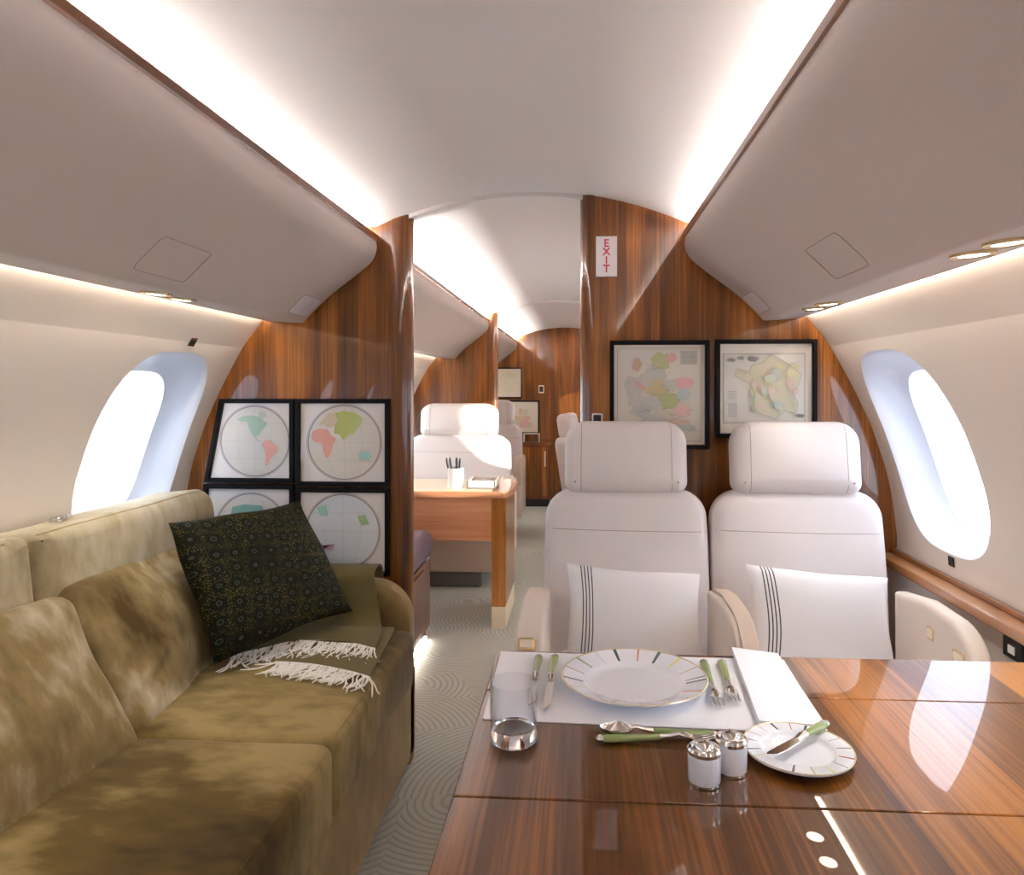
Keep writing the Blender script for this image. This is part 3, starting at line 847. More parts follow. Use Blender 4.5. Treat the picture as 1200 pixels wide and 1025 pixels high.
# latches and switches on the arms
arm_l = [o for o in bpy.data.objects if o.parent == seat1 and o.name.startswith('armrest')]
def latch(parent, m, w=.034, h=.024, lb='pale gold latch'):
    r = rrect(w, h, .007, 4); ri = rrect(w*.72, h*.62, .005, 4)
    k = MB().loft([[(x, y, z) for x, y in r] for z in (-.003, .003)]+[[(x*.85, y*.8, .0045) for x, y in r]]); k.tf(m)
    o = build('latch', k, M['gold'], parent); o['label'] = lb
    k = MB().loft([[(x, y, z) for x, y in ri] for z in (.003, .0062)]); k.tf(m); build('latch_button', k, M['cream'], o)
latch(arm_l[0], basis((1, 0, 0), (0, math.sin(.72), math.cos(.72)), (-.268, -.38-.1205*math.cos(.72), .541+.1205*math.sin(.72))), .044, .030)
# leather band over the middle arm
bd = MB(); ol = [(y, z) for y, z in ((-.06, .648), (-.10, .656), (-.20, .670), (-.30, .669), (-.345, .667), (-.40, .655), (-.444, .625), (-.472, .583), (-.486, .53), (-.486, .45))]
bd.loft([[(x, y, z) for x in (.243, .250, .276, .283)] + [(x, y+.004, z-.008) for x in (.283, .243)] for y, z in ol])
build('arm_band', bd, M['leather_tan'], arm_l[1], smooth=60)
arm_r = [o for o in bpy.data.objects if o.parent == seat2 and o.name.startswith('armrest')][0]
latch(arm_r, basis((0, -1, 0), (0, 0, 1), (.2415, -.272, .600)), .040, .036, 'cream control switch in the arm')
latch(arm_r, basis((0, -1, 0), (0, 0, 1), (.2415, -.412, .590)), .060, .030, 'gold recessed handle in the arm')

# striped lumbar cushions
def lumbar(loc, w, h, t_, label, tl):
    p = pillow(w, h, t_, 24, .045, .45)
    out = []
    for q in p.v:
        u, v = q.x/w, q.y/h
        out.append(Vector((q.x, q.y+(tl*max(0, v)*(-u)), q.z)))
    p.v = out; p.wob(.004, 8, int(loc[0]*10))
    p.tf(lean_m(14, 0, -.1) @ FRONT)
    o = build('lumbar_pillow', p, M['pillow_white'], smooth=70, loc=loc)
    tag(o, label, 'cushion', 'white striped cushions on the front seats')
lumbar((.322, 2.008, .600), .375, .255, .11, 'white cushion with dark stripes on the seat nearest the aisle', .05)
lumbar((.828, 2.008, .598), .385, .262, .11, 'white cushion with dark stripes on the seat by the right window', .07)

# ------------------------------------------------------------------ dining table
TZ = .71
TX0, TX1, TY0, TY1 = .010, 1.140, .58, 1.432
t = thing('dining_table', 'glossy walnut dining table with fold seams at the right wall', 'table', (.575, 1.0, 0))
def leaf(y0, y1, r):
    ol = rrect(TX1-TX0, y1-y0, r, 10); k = MB()
    cx, cy = (TX0+TX1)/2-.575, (y0+y1)/2-1.0
    k.loft([[(cx+x*a, cy+y*a2, z) for x, y in ol] for a, a2, z in ((.992, .985, TZ-.034), (.999, .998, TZ-.029), (1, 1, TZ-.006), (.998, .996, TZ-.001), (.994, .988, TZ))])
    return build('table_leaf', k, M['wood_table'], t, smooth=0)
leaf(TY0, .9165, (.10, .02, .004, .004)); leaf(.9185, 1.2445, (.004, .004, .004, .004)); leaf(1.2465, TY1, (.004, .004, .03, .03))
k = MB().box(-.35, .35, -.32, .32, TZ-.075, TZ-.036); build('under_frame', k, M['wood_trim'], t, smooth=0, bevel=.006)
k = MB().loft([[(x*a, y*a, z) for x, y in rrect(.30, .22, .06)] for a, z in ((1.5, .0), (1.5, .02), (1.0, .06), (1.0, TZ-.08), (1.2, TZ-.075))]); build('pedestal', k, M['leather_tan'], t, smooth=40)

# table setting
def flat_cloth(name, pts, th, mat, label, cat, wob=.0012, layers=1, gap=.004):
    c = Vector((sum(p[0] for p in pts)/4, sum(p[1] for p in pts)/4, TZ))
    nu, nv = 24, 14; P = [Vector((p[0], p[1])) for p in pts]
    mb = MB()
    for l in range(layers):
        top, bot = [], []
        for j in range(nv+1):
            v = j/nv; rt, rb = [], []
            for i in range(nu+1):
                u = i/nu
                q = P[0]*(1-u)*(1-v)+P[1]*u*(1-v)+P[2]*u*v+P[3]*(1-u)*v
                z = wob*abs(noise.noise(Vector((q.x*14, q.y*14, l))))+l*gap
                rt.append((q.x-c.x, q.y-c.y, z+th)); rb.append((q.x-c.x, q.y-c.y, l*gap if l == 0 else z))
            top.append(rt); bot.append(rb)
        mb.loft([a+b[::-1] for a, b in zip(top, bot)])
    o = build(name, mb, mat, smooth=60, loc=(c.x, c.y, TZ+.0004)); tag(o, label, cat); return o
flat_cloth('placemat', [(.021, 1.130), (.548, 1.115), (.562, 1.412), (.018, 1.424)], .0012, M['linen'], 'white linen placemat under the large plate', 'placemat', .0005)
NZ = TZ+.0024
o = flat_cloth('napkin', [(.446, 1.124), (.543, 1.116), (.551, 1.412), (.470, 1.440)], .003, M['linen'], 'folded white napkin along the right end of the placemat', 'napkin', .002, 3, .0042)
o.location.z = NZ

def striped_plate(name, R, label, loc, seed, depth=.022):
    n = 240
    prof = [(.001, .004), (R*.55, .004), (R*.62, .006), (R*.66, .0095), (R*.70, .0125), (R*.97, depth), (R*.99, depth+.001), (R, depth), (R*.985, depth-.003), (R*.70, .008), (R*.58, .0), (.001, .0)]
    cols = [(34, 66, 58), (176, 168, 110), (232, 226, 150), (70, 96, 90), (196, 120, 78), (52, 86, 74), (210, 214, 220), (160, 176, 150), (178, 120, 92), (64, 90, 84), (206, 200, 150), (220, 224, 228)]
    ms = []
    for i, c in enumerate(cols):
        nm = 'plate stripe %d' % i
        ms.append(bpy.data.materials.get(nm) or simple(nm, c, .2, coat=.5))
    rnd = random.Random(seed); st = {}
    a = 0; i = 0
    while a < n-4:
        w = rnd.choice((1, 1, 1, 2, 2)); out = rnd.choice((0, 0, 1))
        for k in range(w): st[int(a)+k] = ms[i % len(ms)]
        i += 1; a += rnd.uniform(11, 16)
    mb = MB()
    rings = [[(r*math.cos(2*PI*k/n), r*math.sin(2*PI*k/n), z) for k in range(n)] for r, z in prof]
    vs = [p for r in rings for p in r]; b = len(mb.v); mb.v += [Vector(p) for p in vs]
    for q in range(len(prof)-1):
        for k in range(n):
            j = (k+1) % n
            m = M['porcelain']
            if q == 4 and k in st: m = st[k]
            if q in (5, 6): m = M['gold_rim']
            mb.f.append([q*n+k, q*n+j, (q+1)*n+j, (q+1)*n+k]); mb.mi.append(mb.mat_index(m))
    mb.f.append(list(range(n-1, -1, -1))); mb.mi.append(mb.mat_index(M['porcelain']))
    mb.f.append([(len(prof)-1)*n+k for k in range(n)]); mb.mi.append(mb.mat_index(M['porcelain']))
    o = build(name, mb, M['porcelain'], smooth=50, loc=loc); tag(o, label, 'plate'); return o
M['gold_rim'] = simple('plate rim gilt', (222, 208, 170), .25, metal=.3)
striped_plate('dinner_plate', .126, 'large white dinner plate with coloured rim stripes on the placemat', (.267, 1.266, TZ+.0022), 3)
pl_o = striped_plate('bread_plate', .076, 'small white side plate with coloured rim stripes beside the shakers', (.481, 1.046, TZ+.0006), 8, .013)

def cutlery_strip(st, n=10, m=None):
    """st: (x, half width, half thickness, z) stations -> rounded bar along x"""
    rings = []
    for x, hw, ht, z in st:
        rings.append([(x, hw*math.cos(2*PI*k/n), z+ht*math.sin(2*PI*k/n)) for k in range(n)])
    return MB().loft(rings, m=m)
def place(o, loc, rz, rx=0, ry=0): o.location = loc; o.rotation_euler = (rx, ry, rz)
def handle(L, t):
    h = cutlery_strip([(0, .004, .003, .006), (.004, .0075, .0045, .006), (.02, .0085, .005, .006), (L*.6, .0062, .0045, .0065), (L, .005, .004, .0075)], 12)
    build('handle', h, M['green_handle'], t, smooth=60)
    c = cutlery_strip([(-.003, .003, .002, .006), (-.001, .0062, .004, .006), (.004, .008, .005, .006), (.007, .0078, .0048, .006)], 12)
    build('end_cap', c, M['chrome'], t, smooth=60)
def knife(label, L=.235):
    t = thing('table_knife', label, 'knife'); hl = L*.42; handle(hl, t)
    b = cutlery_strip([(hl-.004, .006, .005, .0075), (hl+.006, .0062, .0048, .0075), (hl+.02, .0055, .003, .0065)], 10)
    build('collar', b, M['chrome'], t, smooth=60)
    k = MB(); bl_ = [(hl+.014, -.006), (hl+.014, .0055), (L*.78, .0075), (L*.92, .006), (L, -.004), (L*.97, -.0068), (L*.8, -.0072)]
    k.loft([[(x, y, z) for x, y in bl_] for z in (.0045, .0062)]); build('blade', k, M['chrome'], t, smooth=0, bevel=.0005); return t
def fork(label, L=.19):
    t = thing('table_fork', label, 'fork'); hl = L*.55; handle(hl, t)
    k = cutlery_strip([(hl-.003, .0055, .0045, .0075), (hl+.01, .0045, .003, .009), (L*.70, .0045, .0022, .012), (L*.76, .009, .002, .011), (L*.82, .0112, .0016, .008)], 12)
    for y in (-.0096, -.0032, .0032, .0096):
        k.tube([(L*.81, y, .008), (L*.88, y, .006), (L*.95, y, .0075), (L, y, .0105)], [.0017, .0017, .0015, .0008], 6)
    build('fork_head', k, M['chrome'], t, smooth=60); return t
def spoon(label, L=.17):
    t = thing('table_spoon', label, 'spoon'); hl = L*.55; handle(hl, t)
    k = cutlery_strip([(hl-.003, .0055, .0045, .0075), (hl+.01, .0042, .003, .010), (L*.68, .004, .0024, .013), (L*.72, .006, .0022, .012)], 12)
    ri = []
    for f, z in ((1.0, .012), (.97, .0095), (.75, .0055), (.4, .0035), (.03, .003)):
        ri.append([(L*.855+L*.145*f*math.cos(2*PI*i/24), .0175*f*math.sin(2*PI*i/24)*(1-.15*math.cos(2*PI*i/24)), z) for i in range(24)])
    ri2 = [[(x, y, z-.0013) for x, y, z in r] for r in reversed(ri)]
    k.loft(ri+ri2+[ri[0]], False, False)
    build('bowl', k, M['chrome'], t, smooth=60); return t
MZ = TZ+.0026
o = knife('green handled knife on the placemat right beside the large plate', .235); place(o, (.126, 1.388, MZ), -PI/2-.03)
o = knife('green handled knife at the far left of the placemat behind the tumbler', .215); place(o, (.095, 1.384, MZ), -PI/2)
o = fork('green handled fork on the placemat just right of the large plate', .20); place(o, (.4045, 1.378, MZ), -PI/2-.045)
o = fork('shorter green handled fork beside the napkin edge', .185); place(o, (.4385, 1.380, MZ), -PI/2-.075)
o = fork('dessert fork lying crosswise in front of the placemat, tines towards the shakers', .170); place(o, (.200, 1.068, TZ+.0006), .08)
o = spoon('dessert spoon lying crosswise above the dessert fork', .172); place(o, (.375, 1.092, TZ+.0006), PI-.02)
o = knife('small butter knife with green handle resting across the side plate', .150); place(o, (.540, 1.106, TZ+.0155), PI+.752, 0, 0)

# tumbler
t = thing('glass_tumbler', 'clear heavy based glass tumbler at the left corner of the placemat', 'glass', (.076, 1.066, TZ+.0005))
g = MB().lathe([(.001, 0), (.030, 0), (.0335, .003), (.0345, .010), (.0345, .016), (.031, .021), (.020, .0185), (.001, .0175)], 48, cap0=True, cap1=True); build('base', g, M['glass'], t, smooth=60)
g = MB().lathe([(.0345, .0162), (.0346, .05), (.0350, .087), (.0346, .0885), (.0341, .087), (.0337, .05), (.0325, .0215)], 48); build('wall', g, M['tumbler_wall'], t, smooth=60)
# shakers
def shaker(loc, label):
    t = thing('condiment_shaker', label, 'shaker', loc)
    b = MB().lathe([(.001, .003), (.0195, .003), (.0215, .006), (.0215, .040), (.0205, .043), (.001, .043)], 40, cap0=True, cap1=True); build('body', b, M['porcelain'], t, smooth=50)
    b = MB().lathe([(.001, 0), (.019, 0), (.0205, .001), (.0205, .004), (.001, .004)], 40, cap0=True, cap1=True); build('foot_ring', b, M['chrome'], t, smooth=40)
    b = MB().lathe([(.0218, .040), (.0222, .0445), (.020, .0475), (.0165, .0482), (.015, .0465), (.0135, .0462), (.0128, .050), (.0105, .0525), (.006, .0535), (.001, .0538)], 40, cap0=True, cap1=True); build('cap', b, M['chrome'], t, smooth=40)
shaker((.337, .968, TZ+.0005), 'white shaker with silver cap, the nearer one of the pair')
shaker((.378, .998, TZ+.0005), 'white shaker with silver cap, behind its twin beside the side plate')
# ------------------------------------------------------------------ pictures, signs and switches on the bulkheads
def frame_poly(name, pts, y, bw, th, label, group, art, border=M['black']):
    """pts: outer outline in (x, z), counter-clockwise seen from the front; the frame hangs on the wall plane y"""
    n = len(pts); c = (sum(p[0] for p in pts)/n, sum(p[1] for p in pts)/n)
    t = thing(name, label, 'picture', (c[0], y, c[1]), group=group)
    P = [(x-c[0], z-c[1]) for x, z in pts]
    def inset(d):
        out = []
        for i in range(n):
            a, b, e = Vector(P[i-1]), Vector(P[i]), Vector(P[(i+1) % n])
            t1 = (b-a).normalized(); t2 = (e-b).normalized()
            n1 = Vector((-t1.y, t1.x)); n2 = Vector((-t2.y, t2.x)); bis = (n1+n2).normalized()
            out.append(tuple(b+bis*(d/max(.3, bis.dot(n1)))))
        return out
    I = inset(bw)
    f = MB().loft([[(x, -.001, z) for x, z in P], [(x, -th, z) for x, z in P], [(x, -th, z) for x, z in inset(bw*.8)], [(x, -th+.004, z) for x, z in I], [(x, -.004, z) for x, z in I]], True, False)
    build('frame', f, border, t, smooth=0)
    pr_ = MB(); art(pr_, I)
    pr_.v = [Vector((p.x, -.0045-p.y, p.z)) for p in pr_.v]
    o = build('map_print', pr_, M['paper'], t, smooth=0, fix=False)
    gl = MB().ngon([(x, -th+.0075, z) for x, z in I]); build('glass', gl, M['picture_glass'], t, smooth=0, fix=False)
    return t
INK = {}
def ink(rgb):
    if rgb not in INK: INK[rgb] = simple('map ink %02x%02x%02x' % rgb, rgb, .7)
    return INK[rgb]
def flat(mb, pts, layer, rgb): mb.ngon([(x, layer*.00035, z) for x, z in pts], ink(rgb))
def ringf(mb, cx, cz, r0, r1, layer, rgb, n=56):
    a = [(cx+r0*math.cos(2*PI*k/n), layer*.00035, cz+r0*math.sin(2*PI*k/n)) for k in range(n)]
    b = [(cx+r1*math.cos(2*PI*k/n), layer*.00035, cz+r1*math.sin(2*PI*k/n)) for k in range(n)]
    mb.loft([a, b], False, False, m=ink(rgb))
def blob(cx, cz, rx, rz, seed, n=26, rough=.35):
    o = Vector((seed*3.7, seed*1.9, 0)); out = []
    for k in range(n):
        a = 2*PI*k/n; q = 1+rough*noise.noise(Vector((math.cos(a)*1.6, math.sin(a)*1.6, 0))+o)+rough*.4*noise.noise(Vector((math.cos(a)*5, math.sin(a)*5, 3))+o)
        out.append((cx+rx*q*math.cos(a), cz+rz*q*math.sin(a)))
    return out
def globe(cx, cz, R, lands, sea=(234, 228, 216)):
    def art(mb, I):
        flat(mb, I, 0, (248, 241, 235))
        flat(mb, [(cx+R*math.cos(2*PI*k/56), cz+R*math.sin(2*PI*k/56)) for k in range(56)], 1, sea)
        ringf(mb, cx, cz, R*.985, R*1.02, 3, (168, 158, 158)); ringf(mb, cx, cz, R*1.035, R*1.05, 3, (190, 182, 180))
        for q in (-.5, 0, .5):                                  # meridians and parallels
            h = R*math.sqrt(1-q*q)
            flat(mb, [(cx-h, cz+q*R-.0004), (cx+h, cz+q*R-.0004), (cx+h, cz+q*R+.0004), (cx-h, cz+q*R+.0004)], 2, (206, 198, 190))
            pts = [(cx+q*R*math.cos(a), cz+R*math.sin(a)) for a in [-PI/2+PI*k/24 for k in range(25)]]
            flat(mb, [(x-.0004, z) for x, z in pts]+[(x+.0004, z) for x, z in pts[::-1]], 2, (206, 198, 190))
        for i, (rgb, pts) in enumerate(lands):
            q = [(cx+x*R, cz+z*R) for x, z in pts]
            flat(mb, q, 4+i, rgb)
    return art
NA = [(-.55, .62), (-.35, .72), (-.1, .74), (.12, .70), (.25, .60), (.38, .52), (.28, .40), (.18, .28), (.12, .18), (.02, .14), (.08, .04), (.20, .0), (.10, .0), (-.02, .12), (-.10, .22), (-.18, .40), (-.22, .55), (-.4, .56)]
GR = [(.10, .82), (.28, .84), (.34, .72), (.22, .64), (.12, .72)]
SA = [(.26, .02), (.42, .04), (.52, -.06), (.70, -.16), (.66, -.32), (.54, -.40), (.44, -.52), (.38, -.68), (.30, -.70), (.32, -.45), (.30, -.28), (.20, -.12)]
AF = [(-.88, .30), (-.66, .38), (-.44, .34), (-.36, .18), (-.22, .10), (-.30, -.04), (-.34, -.20), (-.42, -.38), (-.52, -.42), (-.58, -.22), (-.62, -.02), (-.84, .02), (-.92, .14)]
EU = [(-.72, .46), (-.60, .60), (-.44, .78), (-.24, .82), (-.20, .56), (-.32, .42), (-.48, .40), (-.56, .48)]
AS = [(-.24, .80), (.0, .86), (.30, .80), (.52, .66), (.46, .46), (.34, .34), (.26, .18), (.18, .26), (.06, .14), (-.02, .06), (-.12, .22), (-.28, .24), (-.26, .46), (-.18, .58)]
AU = [(.40, -.28), (.50, -.22), (.60, -.26), (.66, -.20), (.76, -.36), (.66, -.52), (.56, -.44), (.42, -.46)]
S_N, S_P = [(-.55, .62), (-.2, .70), (.32, .66), (.44, .30), (.30, .05), (-.1, .0), (-.48, .12), (-.6, .35)], [(.48, .58), (.66, .56), (.70, .36), (.54, .34)]
yb = Y_B1-.002
G4 = 'hemisphere maps behind the sofa'
frame_poly('map_picture', [(-1.129, .904), (-.812, .904), (-.812, 1.194), (-1.074, 1.194)], yb, .0155, .020, 'framed round map of the Americas in pale pink and mint, upper left by the window', G4,
           globe(.004, -.002, .121, [((186, 212, 186), NA), ((205, 216, 196), GR), ((240, 182, 166), SA)]))
frame_poly('map_picture', [(-.806, .894), (-.478, .894), (-.478, 1.194), (-.806, 1.194)], yb, .0155, .020, 'framed round map with pink Africa and green Asia, upper right by the doorway', G4,
           globe(.005, .0, .127, [((238, 172, 156), AF), ((222, 206, 176), EU), ((190, 200, 116), AS), ((176, 220, 212), AU)]))
frame_poly('map_picture', [(-1.158, .590), (-.812, .590), (-.812, .898), (-1.130, .898)], yb, .0155, .020, 'framed round map with a teal patch, half hidden behind the dark cushion', G4,
           globe(.012, -.002, .123, [((150, 198, 182), S_N), ((236, 176, 172), S_P)], (236, 231, 221)))
frame_poly('map_picture', [(-.806, .588), (-.478, .588), (-.478, .888), (-.806, .888)], yb, .0155, .020, 'framed round polar map with small mint and lime patches, lower right by the doorway', G4,
           globe(.0, .0, .127, [((170, 218, 196), [(-.72, .78-.14), (-.45, .72), (-.42, .42), (-.62, .42)]), ((196, 222, 160), [(.40, .42), (.62, .46), (.72, .20), (.52, .16)]), ((228, 180, 200), [(-.62, -.4), (-.30, -.55), (-.22, -.34), (-.45, -.42), (-.66, -.54)])], (232, 237, 239)))
def county_map(mb, I):
    xs = [p[0] for p in I]; zs = [p[1] for p in I]; x0, x1, z0, z1 = min(xs), max(xs), min(zs), max(zs); W, H = x1-x0, z1-z0
    flat(mb, I, 0, (246, 238, 224))
    P = lambda u, v: (x0+u*W, z1-v*H)
    def rect(a, b, c, d, l, rgb): flat(mb, [P(a, b), P(a, d), P(c, d), P(c, b)][::1], l, rgb)
    rect(.035, .03, .965, .97, 1, (176, 168, 150)); rect(.041, .035, .959, .965, 2, (232, 226, 212)); rect(.07, .06, .93, .94, 3, (236, 231, 218))
    rect(.16, .08, .38, .27, 4, (234, 228, 218)); rect(.73, .06, .92, .20, 4, (206, 202, 190))
    for k in range(6): rect(.75, .075+k*.02, .90, .079+k*.02, 5, (160, 156, 150))
    for v in (.22, .235): rect(.72, v, .90, v+.004, 5, (240, 236, 226))
    items = [(.52, .17, .11, .09, (190, 196, 118)), (.64, .13, .055, .05, (236, 166, 160)), (.26, .20, .05, .07, (206, 160, 126)), (.45, .30, .13, .08, (196, 206, 200)), (.30, .40, .06, .06, (238, 178, 176)), (.48, .43, .13, .09, (208, 190, 122)),
             (.66, .40, .10, .06, (206, 208, 196)), (.78, .38, .10, .055, (244, 166, 176)), (.36, .34, .09, .07, (206, 202, 194)), (.60, .55, .12, .09, (176, 188, 104)), (.76, .50, .08, .06, (180, 204, 204)), (.40, .58, .12, .08, (204, 206, 204)), (.30, .66, .10, .08, (196, 194, 190)),
             (.74, .66, .10, .06, (238, 190, 182)), (.55, .70, .12, .06, (216, 204, 176)), (.42, .76, .14, .07, (206, 202, 198)), (.70, .78, .15, .045, (226, 190, 170)), (.78, .83, .11, .035, (190, 206, 196)), (.22, .50, .08, .12, (210, 204, 194)), (.18, .40, .06, .1, (206, 200, 190))]
    for i, (u, v, a, b, rgb) in enumerate(items):
        rgb = tuple(int(q*.62+w_*.38) for q, w_ in zip(rgb, (232, 226, 212)))
        flat(mb, blob(*P(u, v), a*W, b*H, i+1), 6+i, rgb)
    for i in range(22):
        r = random.Random(i); u, v = r.uniform(.2, .85), r.uniform(.12, .9); pts = [P(u+.03*k, v+.012*math.sin(k*1.7+i)) for k in range(4)]
        flat(mb, [(x, z) for x, z in pts]+[(x, z-.0011) for x, z in pts[::-1]], 28, r.choice(((140, 140, 136), (168, 162, 150), (110, 130, 132))))
def france_map(mb, I):
    xs = [p[0] for p in I]; zs = [p[1] for p in I]; x0, x1, z0, z1 = min(xs), max(xs), min(zs), max(zs); W, H = x1-x0, z1-z0
    flat(mb, I, 0, (248, 242, 230))
    P = lambda u, v: (x0+u*W, z1-v*H)
    def rect(a, b, c, d, l, rgb): flat(mb, [P(a, b), P(a, d), P(c, d), P(c, b)], l, rgb)
    rect(.035, .105, .93, .885, 1, (176, 170, 160)); rect(.042, .112, .923, .878, 2, (234, 232, 222)); rect(.052, .122, .913, .868, 3, (238, 236, 226))
    body = [(.30, .24), (.42, .22), (.50, .12), (.62, .18), (.74, .26), (.84, .34), (.80, .48), (.74, .52), (.80, .66), (.78, .78), (.66, .74), (.56, .84), (.36, .76), (.32, .70), (.34, .56), (.28, .44), (.12, .36), (.14, .28), (.28, .32)]
    flat(mb, [P(u+.04, v) for u, v in body], 5, (226, 222, 196))
    cols = [(216, 222, 200), (232, 212, 200), (226, 226, 184), (206, 216, 206), (234, 220, 206)]
    for i in range(26):
        r = random.Random(i+40); u, v = r.uniform(.34, .82), r.uniform(.24, .74)
        flat(mb, blob(*P(u, v), r.uniform(.03, .07)*W, r.uniform(.03, .06)*H, i+50), 6+i, cols[i % 5])
    rect(.08, .50, .20, .64, 4, (236, 234, 222)); rect(.09, .66, .19, .82, 4, (214, 212, 204))
    for k in range(5): rect(.095, .53+k*.02, .185, .534+k*.02, 5, (170, 166, 160))
    pts = [P(u+.04, v) for u, v in body]
    for i in range(len(pts)):
        a, b = Vector(pts[i]), Vector(pts[(i+1) % len(pts)]); d = (b-a).normalized(); nn = Vector((-d.y, d.x))*.0007
        flat(mb, [tuple(a+nn), tuple(b+nn), tuple(b-nn), tuple(a-nn)], 33, (168, 160, 150))
    for i, (u, v, a, b) in enumerate(((.12, .18, .05, .02), (.22, .16, .04, .02), (.36, .17, .06, .03), (.86, .80, .05, .02))): flat(mb, blob(*P(u, v), a*W, b*H, 90+i), 34, (160, 158, 150))
frame_poly('map_picture', [(.273, 1.028), (.603, 1.028), (.603, 1.390), (.273, 1.390)], yb, .014, .022, 'framed old map with coloured counties, taller one behind the aisle seat headrest', 'wall maps behind the front seats', county_map)
frame_poly('map_picture', [(.624, 1.066), (.953, 1.066), (.953, 1.392), (.624, 1.392)], yb, .014, .022, 'framed pale yellow and pink map with wide margins, by the right window', 'wall maps behind the front seats', france_map)

# EXIT sign
t = thing('exit_sign', 'white upright EXIT sign with red letters on the right bulkhead', 'sign', (.262, yb, 1.6745))
b = MB().box(-.0355, .0355, -.006, -.001, -.068, .068); build('plate', b, M['sign_white'], t, smooth=0, bevel=.001)
for i, ch in enumerate('EXIT'):
    cu = bpy.data.curves.new('lettering', 'FONT'); cu.body = ch; cu.size = .036; cu.align_x = 'CENTER'; cu.extrude = .0006; cu.offset = .0006
    tmp = bpy.data.objects.new('tmp_text', cu); COL.objects.link(tmp)
    dg = bpy.context.evaluated_depsgraph_get(); me = bpy.data.meshes.new_from_object(tmp.evaluated_get(dg))
    bpy.data.objects.remove(tmp); bpy.data.curves.remove(cu)
    o = bpy.data.objects.new('letter', me); COL.objects.link(o); o.parent = t; me.materials.clear(); me.materials.append(M['sign_red'])
    o.rotation_euler = (PI/2, 0, 0); o.location = (0, -.0068, .0325-i*.0285)
# switch on the right bulkhead
def wall_switch(loc, label, s=.036, h=.036):
    t = thing('wall_switch', label, 'switch', loc)
    k = MB().loft([[(x, y, z) for x, z in rrect(s, h, .004, 3)] for y in (-.001, -.005)]); build('surround', k, M['white'], t, smooth=0)
    k = MB().loft([[(x, y, z) for x, z in rrect(s*.72, h*.72, .002, 3)] for y in (-.005, -.0075)]); build('button', k, M['dark'], t, smooth=0)
wall_switch((.231, yb, 1.128), 'small black switch in a white frame on the right bulkhead')

# ------------------------------------------------------------------ through the doorway: bench, desk, seats
t = thing('bench_cabinet', 'low wooden cabinet with a plum grey cushion just beyond the left bulkhead', 'cabinet', (-.845, 3.06, 0))
k = MB().box(-.24, .27, -.50, .53, .05, .385); build('body', k, M['wood_cabinet'], t, smooth=0, bevel=.004)
k = MB().box(-.24, .25, -.50, .51, 0, .05); build('toe_kick', k, M['dark'], t, smooth=0)
k = MB().box(.270, .278, -.46, .36, .085, .365); dr = build('drawer', k, M['wood_cabinet'], t, smooth=0, bevel=.003)
k = MB().lathe([(.001, .016), (.007, .015), (.009, .011), (.005, .006), (.005, 0)], 20, cap0=True); k.tf(Matrix.Translation((.278, -.28, .285)) @ Matrix.Rotation(PI/2, 4, 'Y')); build('knob', k, M['gold'], dr)
c = cushion(rrect(.54, 1.05, .06), .14, .05, .012, 0); c.tf(Matrix.Translation((.02, .02, .458))); build('seat_cushion', c, M['plum'], t, smooth=60)

DY, DZ = 3.68, .70
t = thing('writing_desk', 'pale topped wooden desk seen through the doorway', 'desk', (-.62, DY, 0))
ol = [(-.40, 0), (.40, 0)]+[(.40+.045*math.sin(a), .27-.27*math.cos(a)) for a in [PI*k/10 for k in range(1, 10)]]+[(.40, .54), (-.40, .54)]
k = MB().loft([[(x, y, z) for x, y in ol] for z in (DZ-.03, DZ)]); build('desk_top', k, M['wood_light'], t, smooth=0)
k = MB().box(-.40, .335, .02, .50, DZ+.0005, DZ+.004); o = build('top_inlay', k, M['cream_top'] if 'cream_top' in M else M['cream'], t, smooth=0); o['label'] = 'pale inlaid writing surface'
k = MB().box(-.40, .34, .012, .030, .45, DZ-.03); build('apron', k, M['wood_light'], t, smooth=0)
k = MB().box(.34, .415, .004, .50, .115, DZ-.03); build('side_panel', k, M['wood_leg'], t, smooth=0, bevel=.004)
k = MB().box(.342, .413, .006, .498, 0, .115); o = build('foot', k, M['cream'], t, smooth=0); o['label'] = 'cream foot block'
tag(build('toe_kick_light', MB().box(-.585, -.575, 2.62, 3.50, .012, .02), M['led_wash'], smooth=0), 'light strip along the foot of the cushioned cabinet', 'light')
# pen cup with pens, tray
PX, PY = -.485, DY+.13
k = MB().lathe([(.001, 0), (.040, 0), (.042, .002), (.042, .105), (.0385, .105), (.0385, .006), (.001, .006)], 36, cap0=True, cap1=True)
tag(build('pen_cup', k, M['white'], smooth=40, loc=(PX, PY, DZ+.0045)), 'white cylindrical pen cup on the desk', 'cup')
rnd = random.Random(5)
for i in range(6):
    a = i*1.05; bx, by = .017*math.cos(a), .017*math.sin(a); tx, ty = .034*math.cos(a+.2)-.012, .034*math.sin(a+.2); L = .148+.012*rnd.random()
    k = MB().tube([(bx, by, .0075), (tx, ty, L-.02), (tx*1.04, ty*1.04, L)], [.0062, .0062, .004], 8)
    tag(build('pen', k, M['dark'], smooth=50, loc=(PX, PY, DZ+.0045)), 'black pen standing in the white cup on the desk', 'pen', 'pens in the white cup')
t = thing('desk_tray', 'low white open tray on the desk beside the pen cup', 'tray', (-.345, DY+.20, DZ+.0045))
k = MB().box(-.075, .075, -.10, .10, 0, .006)
for (a, b, c_, d) in ((-.075, .075, -.10, -.092), (-.075, .075, .092, .10), (-.075, -.067, -.10, .10), (.067, .075, -.10, .10)): k.box(a, b, c_, d, 0, .042)
build('box', k, M['white'], t, smooth=0, bevel=.0015)
k = MB().box(-.055, .060, -.03, .085, .0065, .030); build('paper_pad', k, M['leather_tan'], t, smooth=0)

